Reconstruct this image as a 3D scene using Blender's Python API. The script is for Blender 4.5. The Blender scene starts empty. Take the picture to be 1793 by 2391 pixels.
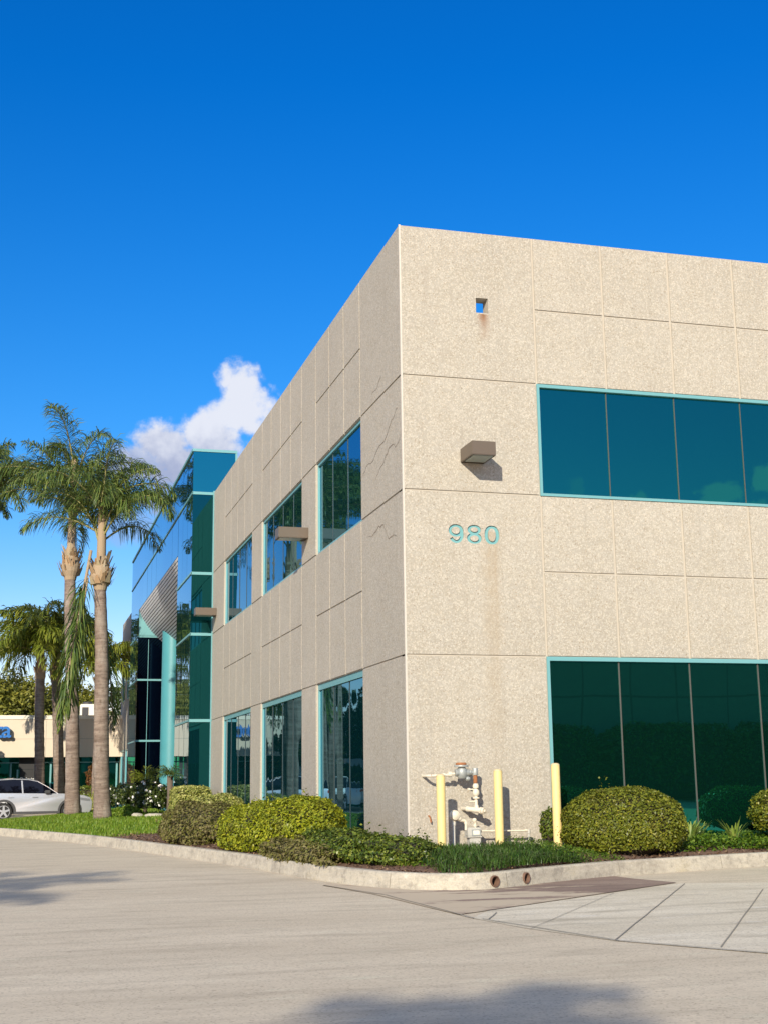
import bpy, bmesh, math, random
import numpy as np
from mathutils import Vector, Matrix
sc = bpy.context.scene
COL = sc.collection
R = math.radians
PI = math.pi

# ------------------------------------------------------------------ camera
cam_d = bpy.data.cameras.new('camera')
cam = bpy.data.objects.new('camera', cam_d); COL.objects.link(cam); sc.camera = cam
YAW, PITCH, ROLL = R(15.663), R(11.68), R(-0.726)
fw = Vector((math.sin(YAW)*math.cos(PITCH), math.cos(YAW)*math.cos(PITCH), math.sin(PITCH)))
r0 = Vector((math.cos(YAW), -math.sin(YAW), 0)); u0 = r0.cross(fw)
rr = r0*math.cos(ROLL)+u0*math.sin(ROLL); uu = -r0*math.sin(ROLL)+u0*math.cos(ROLL)
cam.matrix_world = Matrix(((rr.x, uu.x, -fw.x, -6.008), (rr.y, uu.y, -fw.y, -20.264), (rr.z, uu.z, -fw.z, 1.204), (0, 0, 0, 1)))
cam_d.sensor_fit = 'HORIZONTAL'; cam_d.sensor_width = 36.0
cam_d.lens = 36.0*3073.1/1793.0
cam_d.clip_start = 0.1; cam_d.clip_end = 3000

# ------------------------------------------------------------------ light
SUN_TO = Vector((-0.55, -1.0, 0.47)).normalized()
SUN_EL = math.asin(SUN_TO.z); SUN_AZ = math.atan2(SUN_TO.x, SUN_TO.y)
sl = bpy.data.lights.new('sun', 'SUN'); sl.energy = 4.9; sl.angle = R(0.5); sl.color = (1.0, 0.90, 0.74)
so = bpy.data.objects.new('sun', sl); COL.objects.link(so)
so.rotation_euler = (-SUN_TO).to_track_quat('-Z', 'Y').to_euler(); so.location = (-30, -60, 40)
sc.view_settings.view_transform = 'Standard'; sc.view_settings.look = 'None'
sc.view_settings.exposure = 0.27; sc.view_settings.gamma = 1.0

def build_world():
    w = bpy.data.worlds.new('World'); sc.world = w; w.use_nodes = True
    nt = w.node_tree; N = nt.nodes; L = nt.links
    for n in list(N): N.remove(n)
    out = N.new('ShaderNodeOutputWorld')
    sky = N.new('ShaderNodeTexSky'); sky.sky_type = 'NISHITA'; sky.sun_disc = False
    sky.sun_elevation = SUN_EL; sky.sun_rotation = SUN_AZ % (2*PI)
    sky.air_density = 1.0; sky.dust_density = 0.35; sky.ozone_density = 4.0
    hs = N.new('ShaderNodeHueSaturation'); hs.inputs['Saturation'].default_value = 1.3; hs.inputs['Value'].default_value = 1.0
    L.new(sky.outputs[0], hs.inputs['Color'])
    mulc = N.new('ShaderNodeMix'); mulc.data_type = 'RGBA'; mulc.blend_type = 'MULTIPLY'; mulc.inputs[0].default_value = 1.0
    L.new(hs.outputs[0], mulc.inputs[6])
    tz = N.new('ShaderNodeTexCoord'); sz = N.new('ShaderNodeSeparateXYZ'); L.new(tz.outputs['Generated'], sz.inputs[0])
    rz = N.new('ShaderNodeValToRGB'); L.new(sz.outputs[2], rz.inputs[0]); e_ = rz.color_ramp.elements
    e_[0].position = 0.02; e_[0].color = (1.7, 1.02, .92, 1); e_[1].position = .5; e_[1].color = (.07, .77, 1.10, 1)
    m_ = rz.color_ramp.elements.new(.25); m_.color = (.58, .86, 1.03, 1)
    L.new(rz.outputs[0], mulc.inputs[7])
    bg = N.new('ShaderNodeBackground'); bg.inputs[1].default_value = 0.138
    L.new(mulc.outputs[2], bg.inputs[0])
    # clouds in the sky: soft lobes by azimuth and elevation, broken up by noise
    tc = N.new('ShaderNodeTexCoord'); sep = N.new('ShaderNodeSeparateXYZ'); L.new(tc.outputs['Generated'], sep.inputs[0])
    def M(op, a, b=None, c=None):
        n = N.new('ShaderNodeMath'); n.operation = op
        for i, v in enumerate((a, b, c)):
            if v is None: continue
            if isinstance(v, (int, float)): n.inputs[i].default_value = v
            else: L.new(v, n.inputs[i])
        return n.outputs[0]
    az = M('MULTIPLY', M('ARCTAN2', sep.outputs[0], sep.outputs[1]), 57.2958)
    el = M('MULTIPLY', M('ARCSINE', sep.outputs[2]), 57.2958)
    cmb = N.new('ShaderNodeCombineXYZ'); L.new(az, cmb.inputs[0]); L.new(el, cmb.inputs[1])
    def noise(scale, det, rough, z):
        n = N.new('ShaderNodeTexNoise'); n.inputs['Scale'].default_value = scale; n.inputs['Detail'].default_value = det
        n.inputs['Roughness'].default_value = rough
        mp = N.new('ShaderNodeMapping'); mp.inputs['Location'].default_value = (z*3.1, z*1.7, z)
        L.new(cmb.outputs[0], mp.inputs[0]); L.new(mp.outputs[0], n.inputs['Vector']); return n.outputs[0]
    n1 = noise(1.3, 7, 0.55, 2.0); n2 = noise(0.55, 4, 0.5, 5.0); n3 = noise(2.2, 8, .62, 9.0)
    warp = M('ADD', M('MULTIPLY', M('SUBTRACT', n1, 0.5), 1.15), M('MULTIPLY', M('SUBTRACT', n2, 0.5), 0.35))
    lobes = [(9.2, 17.0, 1.25, 1.4, 1), (9.4, 16.1, 1.7, 1.5, 1), (8.0, 14.9, 1.9, 1.4, 1), (5.9, 14.6, 1.7, 1.15, 1), (7.2, 13.6, 3.0, 1.5, 1),
             (4.7, 13.7, 1.7, 1.05, .92), (7.4, 12.2, 3.2, 1.8, .88), (4.6, 11.0, 2.2, 1.0, .42), (8.8, 11.3, 3.4, 1.7, .62),
             (149.9, 11.9, 1.0, .55, .55), (153.0, 11.8, .6, .4, .45), (147.4, 12.4, .9, .7, .6), (155.9, 12.4, .5, .7, .2), (148.5, 10.8, 4.0, .7, .45),
             (170, 8, 9, 2.5, .6), (120, 7, 14, 2.2, .7), (-140, 8, 20, 2.4, .6), (-40, 9, 9, 2.6, .5), (-75, 7, 14, 2, .6)]
    dens = None
    for (a, e, ra, re_, k) in lobes:
        x = M('DIVIDE', M('SUBTRACT', az, float(a)), float(ra)); y = M('DIVIDE', M('SUBTRACT', el, float(e)), float(re_))
        d = M('MULTIPLY', M('SUBTRACT', 1.0, M('SQRT', M('ADD', M('MULTIPLY', x, x), M('MULTIPLY', y, y)))), 1.0)
        d = M('ADD', d, warp if a < 100 else M('ADD', warp, M('MULTIPLY', M('SUBTRACT', n3, .5), 1.5)))
        mr = N.new('ShaderNodeMapRange'); mr.interpolation_type = 'SMOOTHERSTEP'
        L.new(d, mr.inputs[0]); mr.inputs[1].default_value = 0.0; mr.inputs[2].default_value = 0.55 if a < 100 else .40
        mr.inputs[3].default_value = 0; mr.inputs[4].default_value = k
        dens = mr.outputs[0] if dens is None else M('MAXIMUM', dens, mr.outputs[0])
    # added unseen white veil overhead and around the sun, makes fill light less blue
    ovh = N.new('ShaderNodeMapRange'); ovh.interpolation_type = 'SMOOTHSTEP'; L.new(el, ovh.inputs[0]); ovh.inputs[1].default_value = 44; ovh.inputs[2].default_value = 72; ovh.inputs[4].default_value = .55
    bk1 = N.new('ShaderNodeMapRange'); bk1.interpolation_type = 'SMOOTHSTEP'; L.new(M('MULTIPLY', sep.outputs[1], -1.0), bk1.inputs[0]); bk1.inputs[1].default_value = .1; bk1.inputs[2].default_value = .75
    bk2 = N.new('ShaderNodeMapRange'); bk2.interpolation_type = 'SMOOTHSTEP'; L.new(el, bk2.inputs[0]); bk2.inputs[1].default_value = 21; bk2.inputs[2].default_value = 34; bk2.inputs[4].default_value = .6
    fill_veil = M('MULTIPLY', M('MAXIMUM', ovh.outputs[0], M('MULTIPLY', bk1.outputs[0], bk2.outputs[0])), M('ADD', .6, M('MULTIPLY', n2, .8)))
    shade = N.new('ShaderNodeMapRange'); shade.interpolation_type = 'SMOOTHSTEP'
    sh = M('ADD', el, M('MULTIPLY', M('SUBTRACT', n1, .5), 3.6))
    sh = M('ADD', sh, M('MULTIPLY', M('SUBTRACT', az, 7.0), 0.12))
    L.new(sh, shade.inputs[0]); shade.inputs[1].default_value = 12.6; shade.inputs[2].default_value = 16.0
    cr = N.new('ShaderNodeMix'); cr.data_type = 'RGBA'; L.new(shade.outputs[0], cr.inputs[0])
    cr.inputs[6].default_value = (.32, .37, .54, 1); cr.inputs[7].default_value = (.66, .69, .78, 1)
    bgc = N.new('ShaderNodeBackground'); bgc.inputs[1].default_value = 1.0; L.new(cr.outputs[2], bgc.inputs[0])
    mx = N.new('ShaderNodeMixShader'); L.new(dens, mx.inputs[0]); L.new(bg.outputs[0], mx.inputs[1]); L.new(bgc.outputs[0], mx.inputs[2])
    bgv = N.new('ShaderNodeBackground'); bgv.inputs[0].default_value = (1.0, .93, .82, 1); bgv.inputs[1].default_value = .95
    mv = N.new('ShaderNodeMixShader'); L.new(fill_veil, mv.inputs[0]); L.new(mx.outputs[0], mv.inputs[1]); L.new(bgv.outputs[0], mv.inputs[2])
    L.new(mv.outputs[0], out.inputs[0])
build_world()

# ------------------------------------------------------------------ materials
def new_mat(name):
    m = bpy.data.materials.new(name); m.use_nodes = True
    nt = m.node_tree; b = nt.nodes['Principled BSDF']
    return m, nt, b
def nd(nt, typ, **kw):
    n = nt.nodes.new(typ)
    for k, v in kw.items():
        if k.startswith('i_'): n.inputs[k[2:].replace('_', ' ')].default_value = v
        else: setattr(n, k, v)
    return n
def ramp(nt, src, stops, interp='LINEAR'):
    r = nt.nodes.new('ShaderNodeValToRGB'); r.color_ramp.interpolation = interp
    el = r.color_ramp.elements
    while len(el) < len(stops): el.new(0.5)
    for e, (p, c) in zip(el, stops):
        e.position = p; e.color = (*c, 1) if len(c) == 3 else c
    nt.links.new(src, r.inputs[0]); return r.outputs[0]
def mixc(nt, fac, a, b, mode='MIX'):
    m = nt.nodes.new('ShaderNodeMix'); m.data_type = 'RGBA'; m.blend_type = mode
    for i, v in ((0, fac), (6, a), (7, b)):
        if isinstance(v, (int, float)): m.inputs[i].default_value = v
        elif isinstance(v, tuple): m.inputs[i].default_value = (*v, 1) if len(v) == 3 else v
        else: nt.links.new(v, m.inputs[i])
    return m.outputs[2]
def math_(nt, op, a, b=None, clamp=False):
    n = nt.nodes.new('ShaderNodeMath'); n.operation = op; n.use_clamp = clamp
    for i, v in enumerate((a, b)):
        if v is None: continue
        if isinstance(v, (int, float)): n.inputs[i].default_value = v
        else: nt.links.new(v, n.inputs[i])
    return n.outputs[0]
def objco(nt, scale=(1, 1, 1), rot=(0, 0, 0)):
    t = nt.nodes.new('ShaderNodeTexCoord'); mp = nt.nodes.new('ShaderNodeMapping')
    mp.inputs['Scale'].default_value = scale; mp.inputs['Rotation'].default_value = rot
    nt.links.new(t.outputs['Object'], mp.inputs[0]); return mp.outputs[0]
def noise(nt, vec, scale, detail=4, rough=.5):
    n = nd(nt, 'ShaderNodeTexNoise'); n.inputs['Scale'].default_value = scale; n.inputs['Detail'].default_value = detail
    n.inputs['Roughness'].default_value = rough
    if vec is not None: nt.links.new(vec, n.inputs['Vector'])
    return n.outputs[0]
def bump(nt, b, h, strength, dist=.01):
    n = nt.nodes.new('ShaderNodeBump'); n.inputs['Strength'].default_value = strength; n.inputs['Distance'].default_value = dist
    nt.links.new(h, n.inputs['Height']); nt.links.new(n.outputs[0], b.inputs['Normal'])
def plain(name, col, rough=.5, metal=0.0, var=0.12, scale=3.0, spec=.5):
    m, nt, b = new_mat(name)
    v = noise(nt, objco(nt), scale, 6, .6)
    c = mixc(nt, v, tuple(x*(1-var) for x in col), tuple(min(1, x*(1+var)) for x in col))
    nt.links.new(c, b.inputs['Base Color']); b.inputs['Roughness'].default_value = rough; b.inputs['Metallic'].default_value = metal
    b.inputs['Specular IOR Level'].default_value = spec
    return m

def aggregate(name, base, stains=()):
    """exposed-aggregate precast: pale and dark pebbles in a sandy cement"""
    m, nt, b = new_mat(name)
    co = objco(nt)
    big = noise(nt, co, .45, 5, .6); mid = noise(nt, co, 2.6, 6, .65)
    c = mixc(nt, ramp(nt, big, [(.3, (0,)*3), (.7, (1,)*3)]), tuple(x*.90 for x in base), tuple(x*1.08 for x in base))
    c = mixc(nt, ramp(nt, mid, [(.35, (0,)*3), (.65, (.5,)*3)]), c, tuple(x*y for x, y in zip(base, (.90, .86, .78))))
    def peb(scale, rnd_lo, rnd_hi, radius, off):
        v = nd(nt, 'ShaderNodeTexVoronoi'); v.inputs['Scale'].default_value = scale
        mp = nt.nodes.new('ShaderNodeMapping'); mp.inputs['Location'].default_value = (off, off*.7, off*1.3)
        nz = nd(nt, 'ShaderNodeTexNoise'); nz.inputs['Scale'].default_value = scale*1.3
        nt.links.new(co, nz.inputs['Vector'])
        va = nt.nodes.new('ShaderNodeVectorMath'); va.operation = 'MULTIPLY_ADD'
        nt.links.new(nz.outputs['Color'], va.inputs[0]); va.inputs[1].default_value = (.5/scale,)*3; nt.links.new(co, va.inputs[2])
        nt.links.new(va.outputs[0], mp.inputs[0]); nt.links.new(mp.outputs[0], v.inputs['Vector'])
        s = nt.nodes.new('ShaderNodeSeparateColor'); nt.links.new(v.outputs['Color'], s.inputs[0])
        inside = math_(nt, 'LESS_THAN', v.outputs['Distance'], radius)
        sel = math_(nt, 'MULTIPLY', math_(nt, 'GREATER_THAN', s.outputs[0], rnd_lo), math_(nt, 'LESS_THAN', s.outputs[0], rnd_hi))
        return math_(nt, 'MULTIPLY', inside, sel), s.outputs[1], v.outputs['Distance']
    f, rnd, dist = peb(42, .45, 1.0, .45, 3.3)
    c = mixc(nt, math_(nt, 'MULTIPLY', f, .55), c, ramp(nt, rnd, [(0, (.66, .62, .53)), (.5, (.54, .47, .35)), (1, (.46, .41, .33))]))
    f, rnd, _ = peb(30, 0, .10, .36, 9.1)
    c = mixc(nt, math_(nt, 'MULTIPLY', f, .6), c, ramp(nt, rnd, [(0, (.17, .13, .09)), (.5, (.27, .20, .12)), (1, (.28, .25, .21))]))
    f, rnd, _ = peb(52, 0, .45, .36, 1.7)
    c = mixc(nt, math_(nt, 'MULTIPLY', f, .5), c, ramp(nt, rnd, [(0, (.27, .23, .17)), (1, (.60, .56, .48))]))
    vc = nd(nt, 'ShaderNodeTexVoronoi'); vc.inputs['Scale'].default_value = 40; nt.links.new(co, vc.inputs['Vector'])
    sc_ = nt.nodes.new('ShaderNodeSeparateColor'); nt.links.new(vc.outputs['Color'], sc_.inputs[0])
    c = mixc(nt, 1.0, c, ramp(nt, sc_.outputs[0], [(0, (.87, .86, .84)), (.5, (1, 1, 1)), (1, (1.0, 1.0, 1.0))]), 'MULTIPLY')
    c = mixc(nt, math_(nt, 'MULTIPLY', math_(nt, 'GREATER_THAN', sc_.outputs[1], .82), .32), c, (.60, .56, .47))
    c = mixc(nt, ramp(nt, noise(nt, co, 7, 5, .7), [(.35, (0,)*3), (.7, (.3,)*3)]), c, tuple(x*.84 for x in base))
    # rain streaks
    st = noise(nt, objco(nt, (5, 5, .16)), 1.6, 5, .6)
    c = mixc(nt, ramp(nt, st, [(.55, (0,)*3), (.8, (.4,)*3)]), c, tuple(x*.72 for x in base))
    sep = nt.nodes.new('ShaderNodeSeparateXYZ'); nt.links.new(objco(nt), sep.inputs[0])
    for (x0, w, ztop, zlen, col, k) in stains:
        wob = noise(nt, objco(nt, (1, 1, 1)), 4.0, 4, .6)
        dx = math_(nt, 'DIVIDE', math_(nt, 'ABSOLUTE', math_(nt, 'ADD', math_(nt, 'SUBTRACT', sep.outputs[0], x0), math_(nt, 'MULTIPLY', math_(nt, 'SUBTRACT', wob, .5), w*1.2))), w)
        fx = math_(nt, 'SUBTRACT', 1.0, dx, clamp=True)
        dz = math_(nt, 'DIVIDE', math_(nt, 'SUBTRACT', ztop, sep.outputs[2]), zlen)
        fz = math_(nt, 'MULTIPLY', math_(nt, 'GREATER_THAN', dz, 0), math_(nt, 'SUBTRACT', 1.0, dz, clamp=True))
        f = math_(nt, 'MULTIPLY', math_(nt, 'MULTIPLY', fx, fz), math_(nt, 'MULTIPLY', wob, k*2))
        c = mixc(nt, f, c, col)
    nt.links.new(c, b.inputs['Base Color']); b.inputs['Roughness'].default_value = .88; b.inputs['Specular IOR Level'].default_value = .25
    bump(nt, b, math_(nt, 'ADD', noise(nt, co, 45, 3, .6), math_(nt, 'MULTIPLY', dist, -.6)), .45, .006)
    return m
def pavement(name, a, bcol, streak=.35, grit=1.0):
    m, nt, b = new_mat(name); co = objco(nt)
    big = noise(nt, objco(nt, (.25, .8, 1), (0, 0, R(15))), .9, 7, .62)
    c = mixc(nt, ramp(nt, big, [(.32, (0,)*3), (.68, (1,)*3)]), a, bcol)
    s = noise(nt, objco(nt, (.5, 2.6, 1), (0, 0, R(-12))), 1.3, 8, .68)
    c = mixc(nt, ramp(nt, s, [(.50, (0,)*3), (.72, (streak,)*3)]), c, tuple(x*.62 for x in a))
    s2 = noise(nt, objco(nt, (1, 3, 1), (0, 0, R(8))), 1.7, 8, .7)
    c = mixc(nt, ramp(nt, s2, [(.57, (0,)*3), (.75, (streak*.8,)*3)]), c, tuple(min(.7, x*1.25) for x in bcol))
    fine = noise(nt, co, 38, 8, .8)
    c = mixc(nt, ramp(nt, fine, [(.42, (.0,)*3), (.62, (.34*grit,)*3)]), c, tuple(x*.55 for x in a))
    blot = noise(nt, objco(nt, (.7, 1.6, 1), (0, 0, R(30))), 2.3, 10, .75)
    c = mixc(nt, ramp(nt, blot, [(.50, (0,)*3), (.58, (.22,)*3), (.75, (.30,)*3)]), c, tuple(x*.78 for x in a))
    c = mixc(nt, ramp(nt, noise(nt, co, 5.5, 9, .78), [(.60, (0,)*3), (.66, (.35,)*3)]), c, tuple(min(.8, x*1.18) for x in bcol))
    vk = nd(nt, 'ShaderNodeTexVoronoi'); vk.inputs['Scale'].default_value = 70; nt.links.new(co, vk.inputs['Vector']); sk = nt.nodes.new('ShaderNodeSeparateColor'); nt.links.new(vk.outputs['Color'], sk.inputs[0])
    c = mixc(nt, math_(nt, 'MULTIPLY', math_(nt, 'GREATER_THAN', sk.outputs[0], .9), .35*grit), c, (.16, .13, .10))
    fleck = noise(nt, co, 9, 2, .5)
    c = mixc(nt, ramp(nt, fleck, [(.74, (0,)*3), (.80, (.5,)*3)]), c, (.12, .10, .085))
    nt.links.new(c, b.inputs['Base Color']); b.inputs['Roughness'].default_value = .9; b.inputs['Specular IOR Level'].default_value = .2
    bump(nt, b, math_(nt, 'ADD', fine, math_(nt, 'MULTIPLY', s, .5)), .35, .008)
    return m
def leafmat(name, cols, trans=.25, rough=.5, patch=None):
    m, nt, b = new_mat(name)
    g = nt.nodes.new('ShaderNodeNewGeometry')
    c = ramp(nt, g.outputs['Random Per Island'], [(i/(len(cols)-1), x) for i, x in enumerate(cols)])
    if patch:
        n = noise(nt, objco(nt), patch[0], 3, .5)
        c = mixc(nt, ramp(nt, n, [(patch[2], (0,)*3), (patch[2]+.15, (patch[3],)*3)]), c, patch[1])
    nt.links.new(c, b.inputs['Base Color']); b.inputs['Roughness'].default_value = rough; b.inputs['Specular IOR Level'].default_value = .35
    tr = nt.nodes.new('ShaderNodeBsdfTranslucent'); nt.links.new(c, tr.inputs[0])
    mx = nt.nodes.new('ShaderNodeMixShader'); mx.inputs[0].default_value = trans
    out = [n for n in nt.nodes if n.type == 'OUTPUT_MATERIAL'][0]
    nt.links.new(b.outputs[0], mx.inputs[1]); nt.links.new(tr.outputs[0], mx.inputs[2]); nt.links.new(mx.outputs[0], out.inputs[0])
    return m
def glassmat(name, dark, front, graze, wav=.02, body=(.001, .012, .014)):
    """one-way tinted office glass: dark body, tinted mirror that grows paler at a slant"""
    m, nt, b = new_mat(name)
    out = [n for n in nt.nodes if n.type == 'OUTPUT_MATERIAL'][0]
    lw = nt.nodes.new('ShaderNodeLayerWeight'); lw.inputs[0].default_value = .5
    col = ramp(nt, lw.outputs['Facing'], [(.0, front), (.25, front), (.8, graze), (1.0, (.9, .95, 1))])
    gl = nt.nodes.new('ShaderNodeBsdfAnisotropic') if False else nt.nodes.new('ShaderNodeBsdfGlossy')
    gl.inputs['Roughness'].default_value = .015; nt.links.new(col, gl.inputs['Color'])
    di = nt.nodes.new('ShaderNodeBsdfDiffuse'); di.inputs[0].default_value = (*body, 1)
    ad = nt.nodes.new('ShaderNodeAddShader'); nt.links.new(gl.outputs[0], ad.inputs[0]); nt.links.new(di.outputs[0], ad.inputs[1])
    nt.nodes.remove(b); nt.links.new(ad.outputs[0], out.inputs[0])
    bp = nt.nodes.new('ShaderNodeBump'); bp.inputs['Strength'].default_value = wav; bp.inputs['Distance'].default_value = .1
    nt.links.new(noise(nt, objco(nt, (1, 1, .35)), 1.1, 1, .4), bp.inputs['Height'])
    nt.links.new(bp.outputs[0], gl.inputs['Normal'])
    return m

M = {}
M['agg'] = aggregate('exposed_aggregate', (.405, .374, .315), stains=[(1.50, .22, 5.30, 5.2, (.33, .26, .17), .50), (1.58, .05, 5.10, 3.0, (.30, .22, .13), .30), (1.50, .12, 9.12, .5, (.24, .13, .07), 1.0), (.45, .09, 9.9, 1.2, (.30, .26, .21), .5), (6.2, .2, 7.9, 3, (.4, .33, .24), .3)])
M['joint'] = plain('cast_reveal', (.45, .405, .33), .85, var=.1, scale=6)
M['corner'] = plain('smooth_corner', (.54, .50, .43), .85, var=.12, scale=12)
M['roof'] = plain('roof_felt', (.35, .33, .30), .9)
M['teal'] = plain('teal_paint', (.145, .345, .36), .38, var=.05)
M['teal_digit'] = plain('teal_digit_paint', (.15, .36, .37), .5, var=.1, scale=20)
M['teal_col'] = plain('teal_column_paint', (.065, .27, .30), .42, var=.12, scale=1.2)
M['seal'] = plain('grey_sealant', (.075, .073, .062), .6)
M['seal_dark'] = plain('dark_mullion', (.035, .045, .045), .4)
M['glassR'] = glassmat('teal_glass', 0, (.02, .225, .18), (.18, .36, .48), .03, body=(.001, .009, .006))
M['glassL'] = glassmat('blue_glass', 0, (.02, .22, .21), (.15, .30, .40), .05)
M['glassE'] = glassmat('entrance_glass', 0, (.012, .085, .085), (.14, .30, .45), .06)  # front tint darkened to stand for the dim reflection in the lower side panes
M['glassS'] = glassmat('sky_tone_glass', 0, (.05, .29, .28), (.14, .30, .45), .04)  # paler tint stands for the sky mirrored in the top side pane
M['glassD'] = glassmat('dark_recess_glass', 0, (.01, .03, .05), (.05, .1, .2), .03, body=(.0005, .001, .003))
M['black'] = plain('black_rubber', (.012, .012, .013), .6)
M['slat'] = plain('white_slats', (.74, .75, .78), .45)
M['lamp'] = plain('bronze_metal', (.12, .092, .066), .42, var=.06, scale=8)
M['lens'] = plain('frosted_lens', (.32, .36, .33), .25)
M['lot'] = pavement('driveway_concrete', (.54, .465, .35), (.64, .56, .43), .62)
M['apron'] = pavement('pale_apron_concrete', (.56, .50, .385), (.74, .68, .55), .9)
M['gutter'] = pavement('stained_gutter', (.22, .155, .13), (.31, .235, .19), .7)
def dry_patches(m):
    nt = m.node_tree; b = nt.nodes['Principled BSDF']; src = b.inputs['Base Color'].links[0].from_socket
    n = noise(nt, objco(nt, (.55, 2.2, 1), (0, 0, R(-10))), 1.25, 9, .72); sep = nt.nodes.new('ShaderNodeSeparateXYZ'); nt.links.new(objco(nt), sep.inputs[0])
    k = math_(nt, 'ADD', n, math_(nt, 'MULTIPLY', sep.outputs[0], -.075))
    c = mixc(nt, ramp(nt, k, [(.485, (0,)*3), (.54, (.95,)*3)]), src, (.50, .42, .31)); nt.links.new(c, b.inputs['Base Color'])
dry_patches(M['gutter'])
def kerbmat():
    m, nt, b = new_mat('kerb_concrete'); co = objco(nt)
    n1 = noise(nt, objco(nt, (1, 1, 2.2)), 1.6, 10, .75); n2 = noise(nt, co, 7, 8, .75); n3 = noise(nt, co, 45, 4, .7)
    c = ramp(nt, n1, [(.30, (.28, .25, .20)), (.45, (.43, .39, .315)), (.55, (.52, .475, .38)), (.72, (.46, .40, .28))])
    c = mixc(nt, ramp(nt, n2, [(.52, (0,)*3), (.62, (.65,)*3)]), c, (.26, .235, .195))
    c = mixc(nt, ramp(nt, n2, [(.30, (.6,)*3), (.42, (0,)*3)]), c, (.70, .66, .57))
    c = mixc(nt, ramp(nt, n3, [(.45, (0,)*3), (.7, (.4,)*3)]), c, (.27, .24, .19))
    nt.links.new(c, b.inputs['Base Color']); b.inputs['Roughness'].default_value = .92; b.inputs['Specular IOR Level'].default_value = .2
    bump(nt, b, math_(nt, 'ADD', n2, n3), .8, .012); return m
M['kerb'] = kerbmat()
M['yellow'] = plain('yellow_paint', (.78, .60, .25), .5, var=.10, scale=14)
M['pipe'] = plain('grey_pipe_paint', (.46, .45, .40), .55, var=.2, scale=20)
M['creampipe'] = plain('cream_pipe_paint', (.66, .60, .47), .55, var=.18, scale=20)
M['metal'] = plain('weathered_casting', (.36, .38, .36), .5, .3, var=.3, scale=14)
M['rust'] = plain('rust', (.32, .13, .05), .9, var=.4, scale=25)
M['dial'] = plain('meter_dial', (.75, .72, .62), .4)
M['far_wall'] = plain('pale_concrete', (.63, .54, .42), .9, var=.05, scale=2)
M['far_cap'] = plain('cream_cap', (.80, .74, .60), .8, var=.03)
M['bark'] = None
def barkmat():
    m, nt, b = new_mat('palm_bark')
    co = objco(nt)
    w = noise(nt, objco(nt, (1.2, 1.2, 9)), 1.4, 6, .65); n = noise(nt, co, 9, 6, .7)
    c = ramp(nt, w, [(.3, (.13, .095, .075)), (.5, (.21, .16, .13)), (.7, (.29, .23, .185))])
    c = mixc(nt, ramp(nt, n, [(.52, (0,)*3), (.66, (.75,)*3)]), c, (.11, .08, .06)); c = mixc(nt, ramp(nt, noise(nt, objco(nt, (1, 1, .4)), 2.2, 7, .7), [(.5, (0,)*3), (.7, (.55,)*3)]), c, (.38, .34, .29))
    nt.links.new(c, b.inputs['Base Color']); b.inputs['Roughness'].default_value = .95; b.inputs['Specular IOR Level'].default_value = .15
    bump(nt, b, w, .8, .04)
    return m
M['bark'] = barkmat()
M['boot'] = leafmat('dry_leaf_bases', [(.34, .20, .10), (.50, .36, .22), (.22, .14, .07), (.62, .52, .38), (.30, .24, .12)], .05, .85)
M['rachis'] = plain('frond_stem', (.26, .24, .09), .6, var=.3)
M['frond'] = leafmat('palm_frond', [(.042, .078, .022), (.072, .125, .026), (.12, .175, .032), (.20, .235, .055), (.06, .11, .036)], .22, .38)
M['frond_y'] = leafmat('palm_frond_yellow', [(.11, .15, .015), (.19, .24, .022), (.28, .29, .035), (.14, .19, .025)], .3, .45)
M['lf_gold'] = leafmat('gold_green_leaves', [(.12, .15, .010), (.22, .25, .014), (.34, .36, .018), (.16, .21, .014), (.46, .44, .03)], .25, .42, patch=(2.2, (.13, .095, .05), .62, .5))
M['lf_round'] = leafmat('olive_leaves', [(.07, .085, .010), (.13, .16, .014), (.20, .215, .018), (.10, .13, .014), (.30, .28, .025)], .22, .42, patch=(3.2, (.12, .085, .045), .60, .55))
M['lf_dark'] = leafmat('dark_green_leaves', [(.04, .07, .010), (.07, .115, .014), (.12, .165, .02), (.20, .23, .03), (.055, .09, .012)], .2, .35, patch=(4, (.10, .08, .03), .66, .4))
M['lf_brown'] = leafmat('brown_green_leaves', [(.12, .10, .035), (.17, .14, .055), (.14, .15, .02), (.20, .17, .07), (.12, .13, .02)], .2, .6, patch=(1.6, (.13, .14, .02), .55, .7))
M['lf_pale'] = leafmat('variegated_leaves', [(.24, .26, .05), (.42, .42, .12), (.58, .55, .20), (.15, .20, .03), (.50, .48, .12)], .3, .45)
M['lf_ground'] = leafmat('ground_cover_leaves', [(.04, .09, .008), (.07, .14, .010), (.11, .19, .014), (.16, .23, .02)], .28, .45)
M['lf_grass'] = leafmat('liriope_blades', [(.018, .055, .008), (.035, .09, .010), (.06, .13, .014), (.10, .17, .03), (.03, .07, .01)], .25, .4)
M['lf_strap'] = leafmat('strap_leaves', [(.16, .24, .04), (.26, .33, .06), (.12, .20, .04), (.34, .36, .10)], .3, .4)
M['lf_lawn'] = leafmat('lawn_blades', [(.09, .17, .012), (.13, .22, .016), (.18, .27, .02), (.22, .26, .04)], .3, .5)
M['lf_tree'] = leafmat('tree_leaves', [(.09, .10, .012), (.15, .16, .02), (.24, .24, .03), (.32, .30, .05), (.11, .13, .015)], .3, .5, patch=(.5, (.05, .07, .01), .5, .6))
M['lf_tree_d'] = leafmat('dark_tree_leaves', [(.03, .05, .012), (.05, .075, .016), (.08, .10, .02)], .25, .5)
M['lf_rose'] = leafmat('rose_leaves', [(.02, .035, .012), (.04, .06, .018), (.07, .10, .02), (.11, .14, .03)], .2, .4)
M['petal'] = plain('white_petals', (.82, .80, .76), .6, var=.04)
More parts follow.
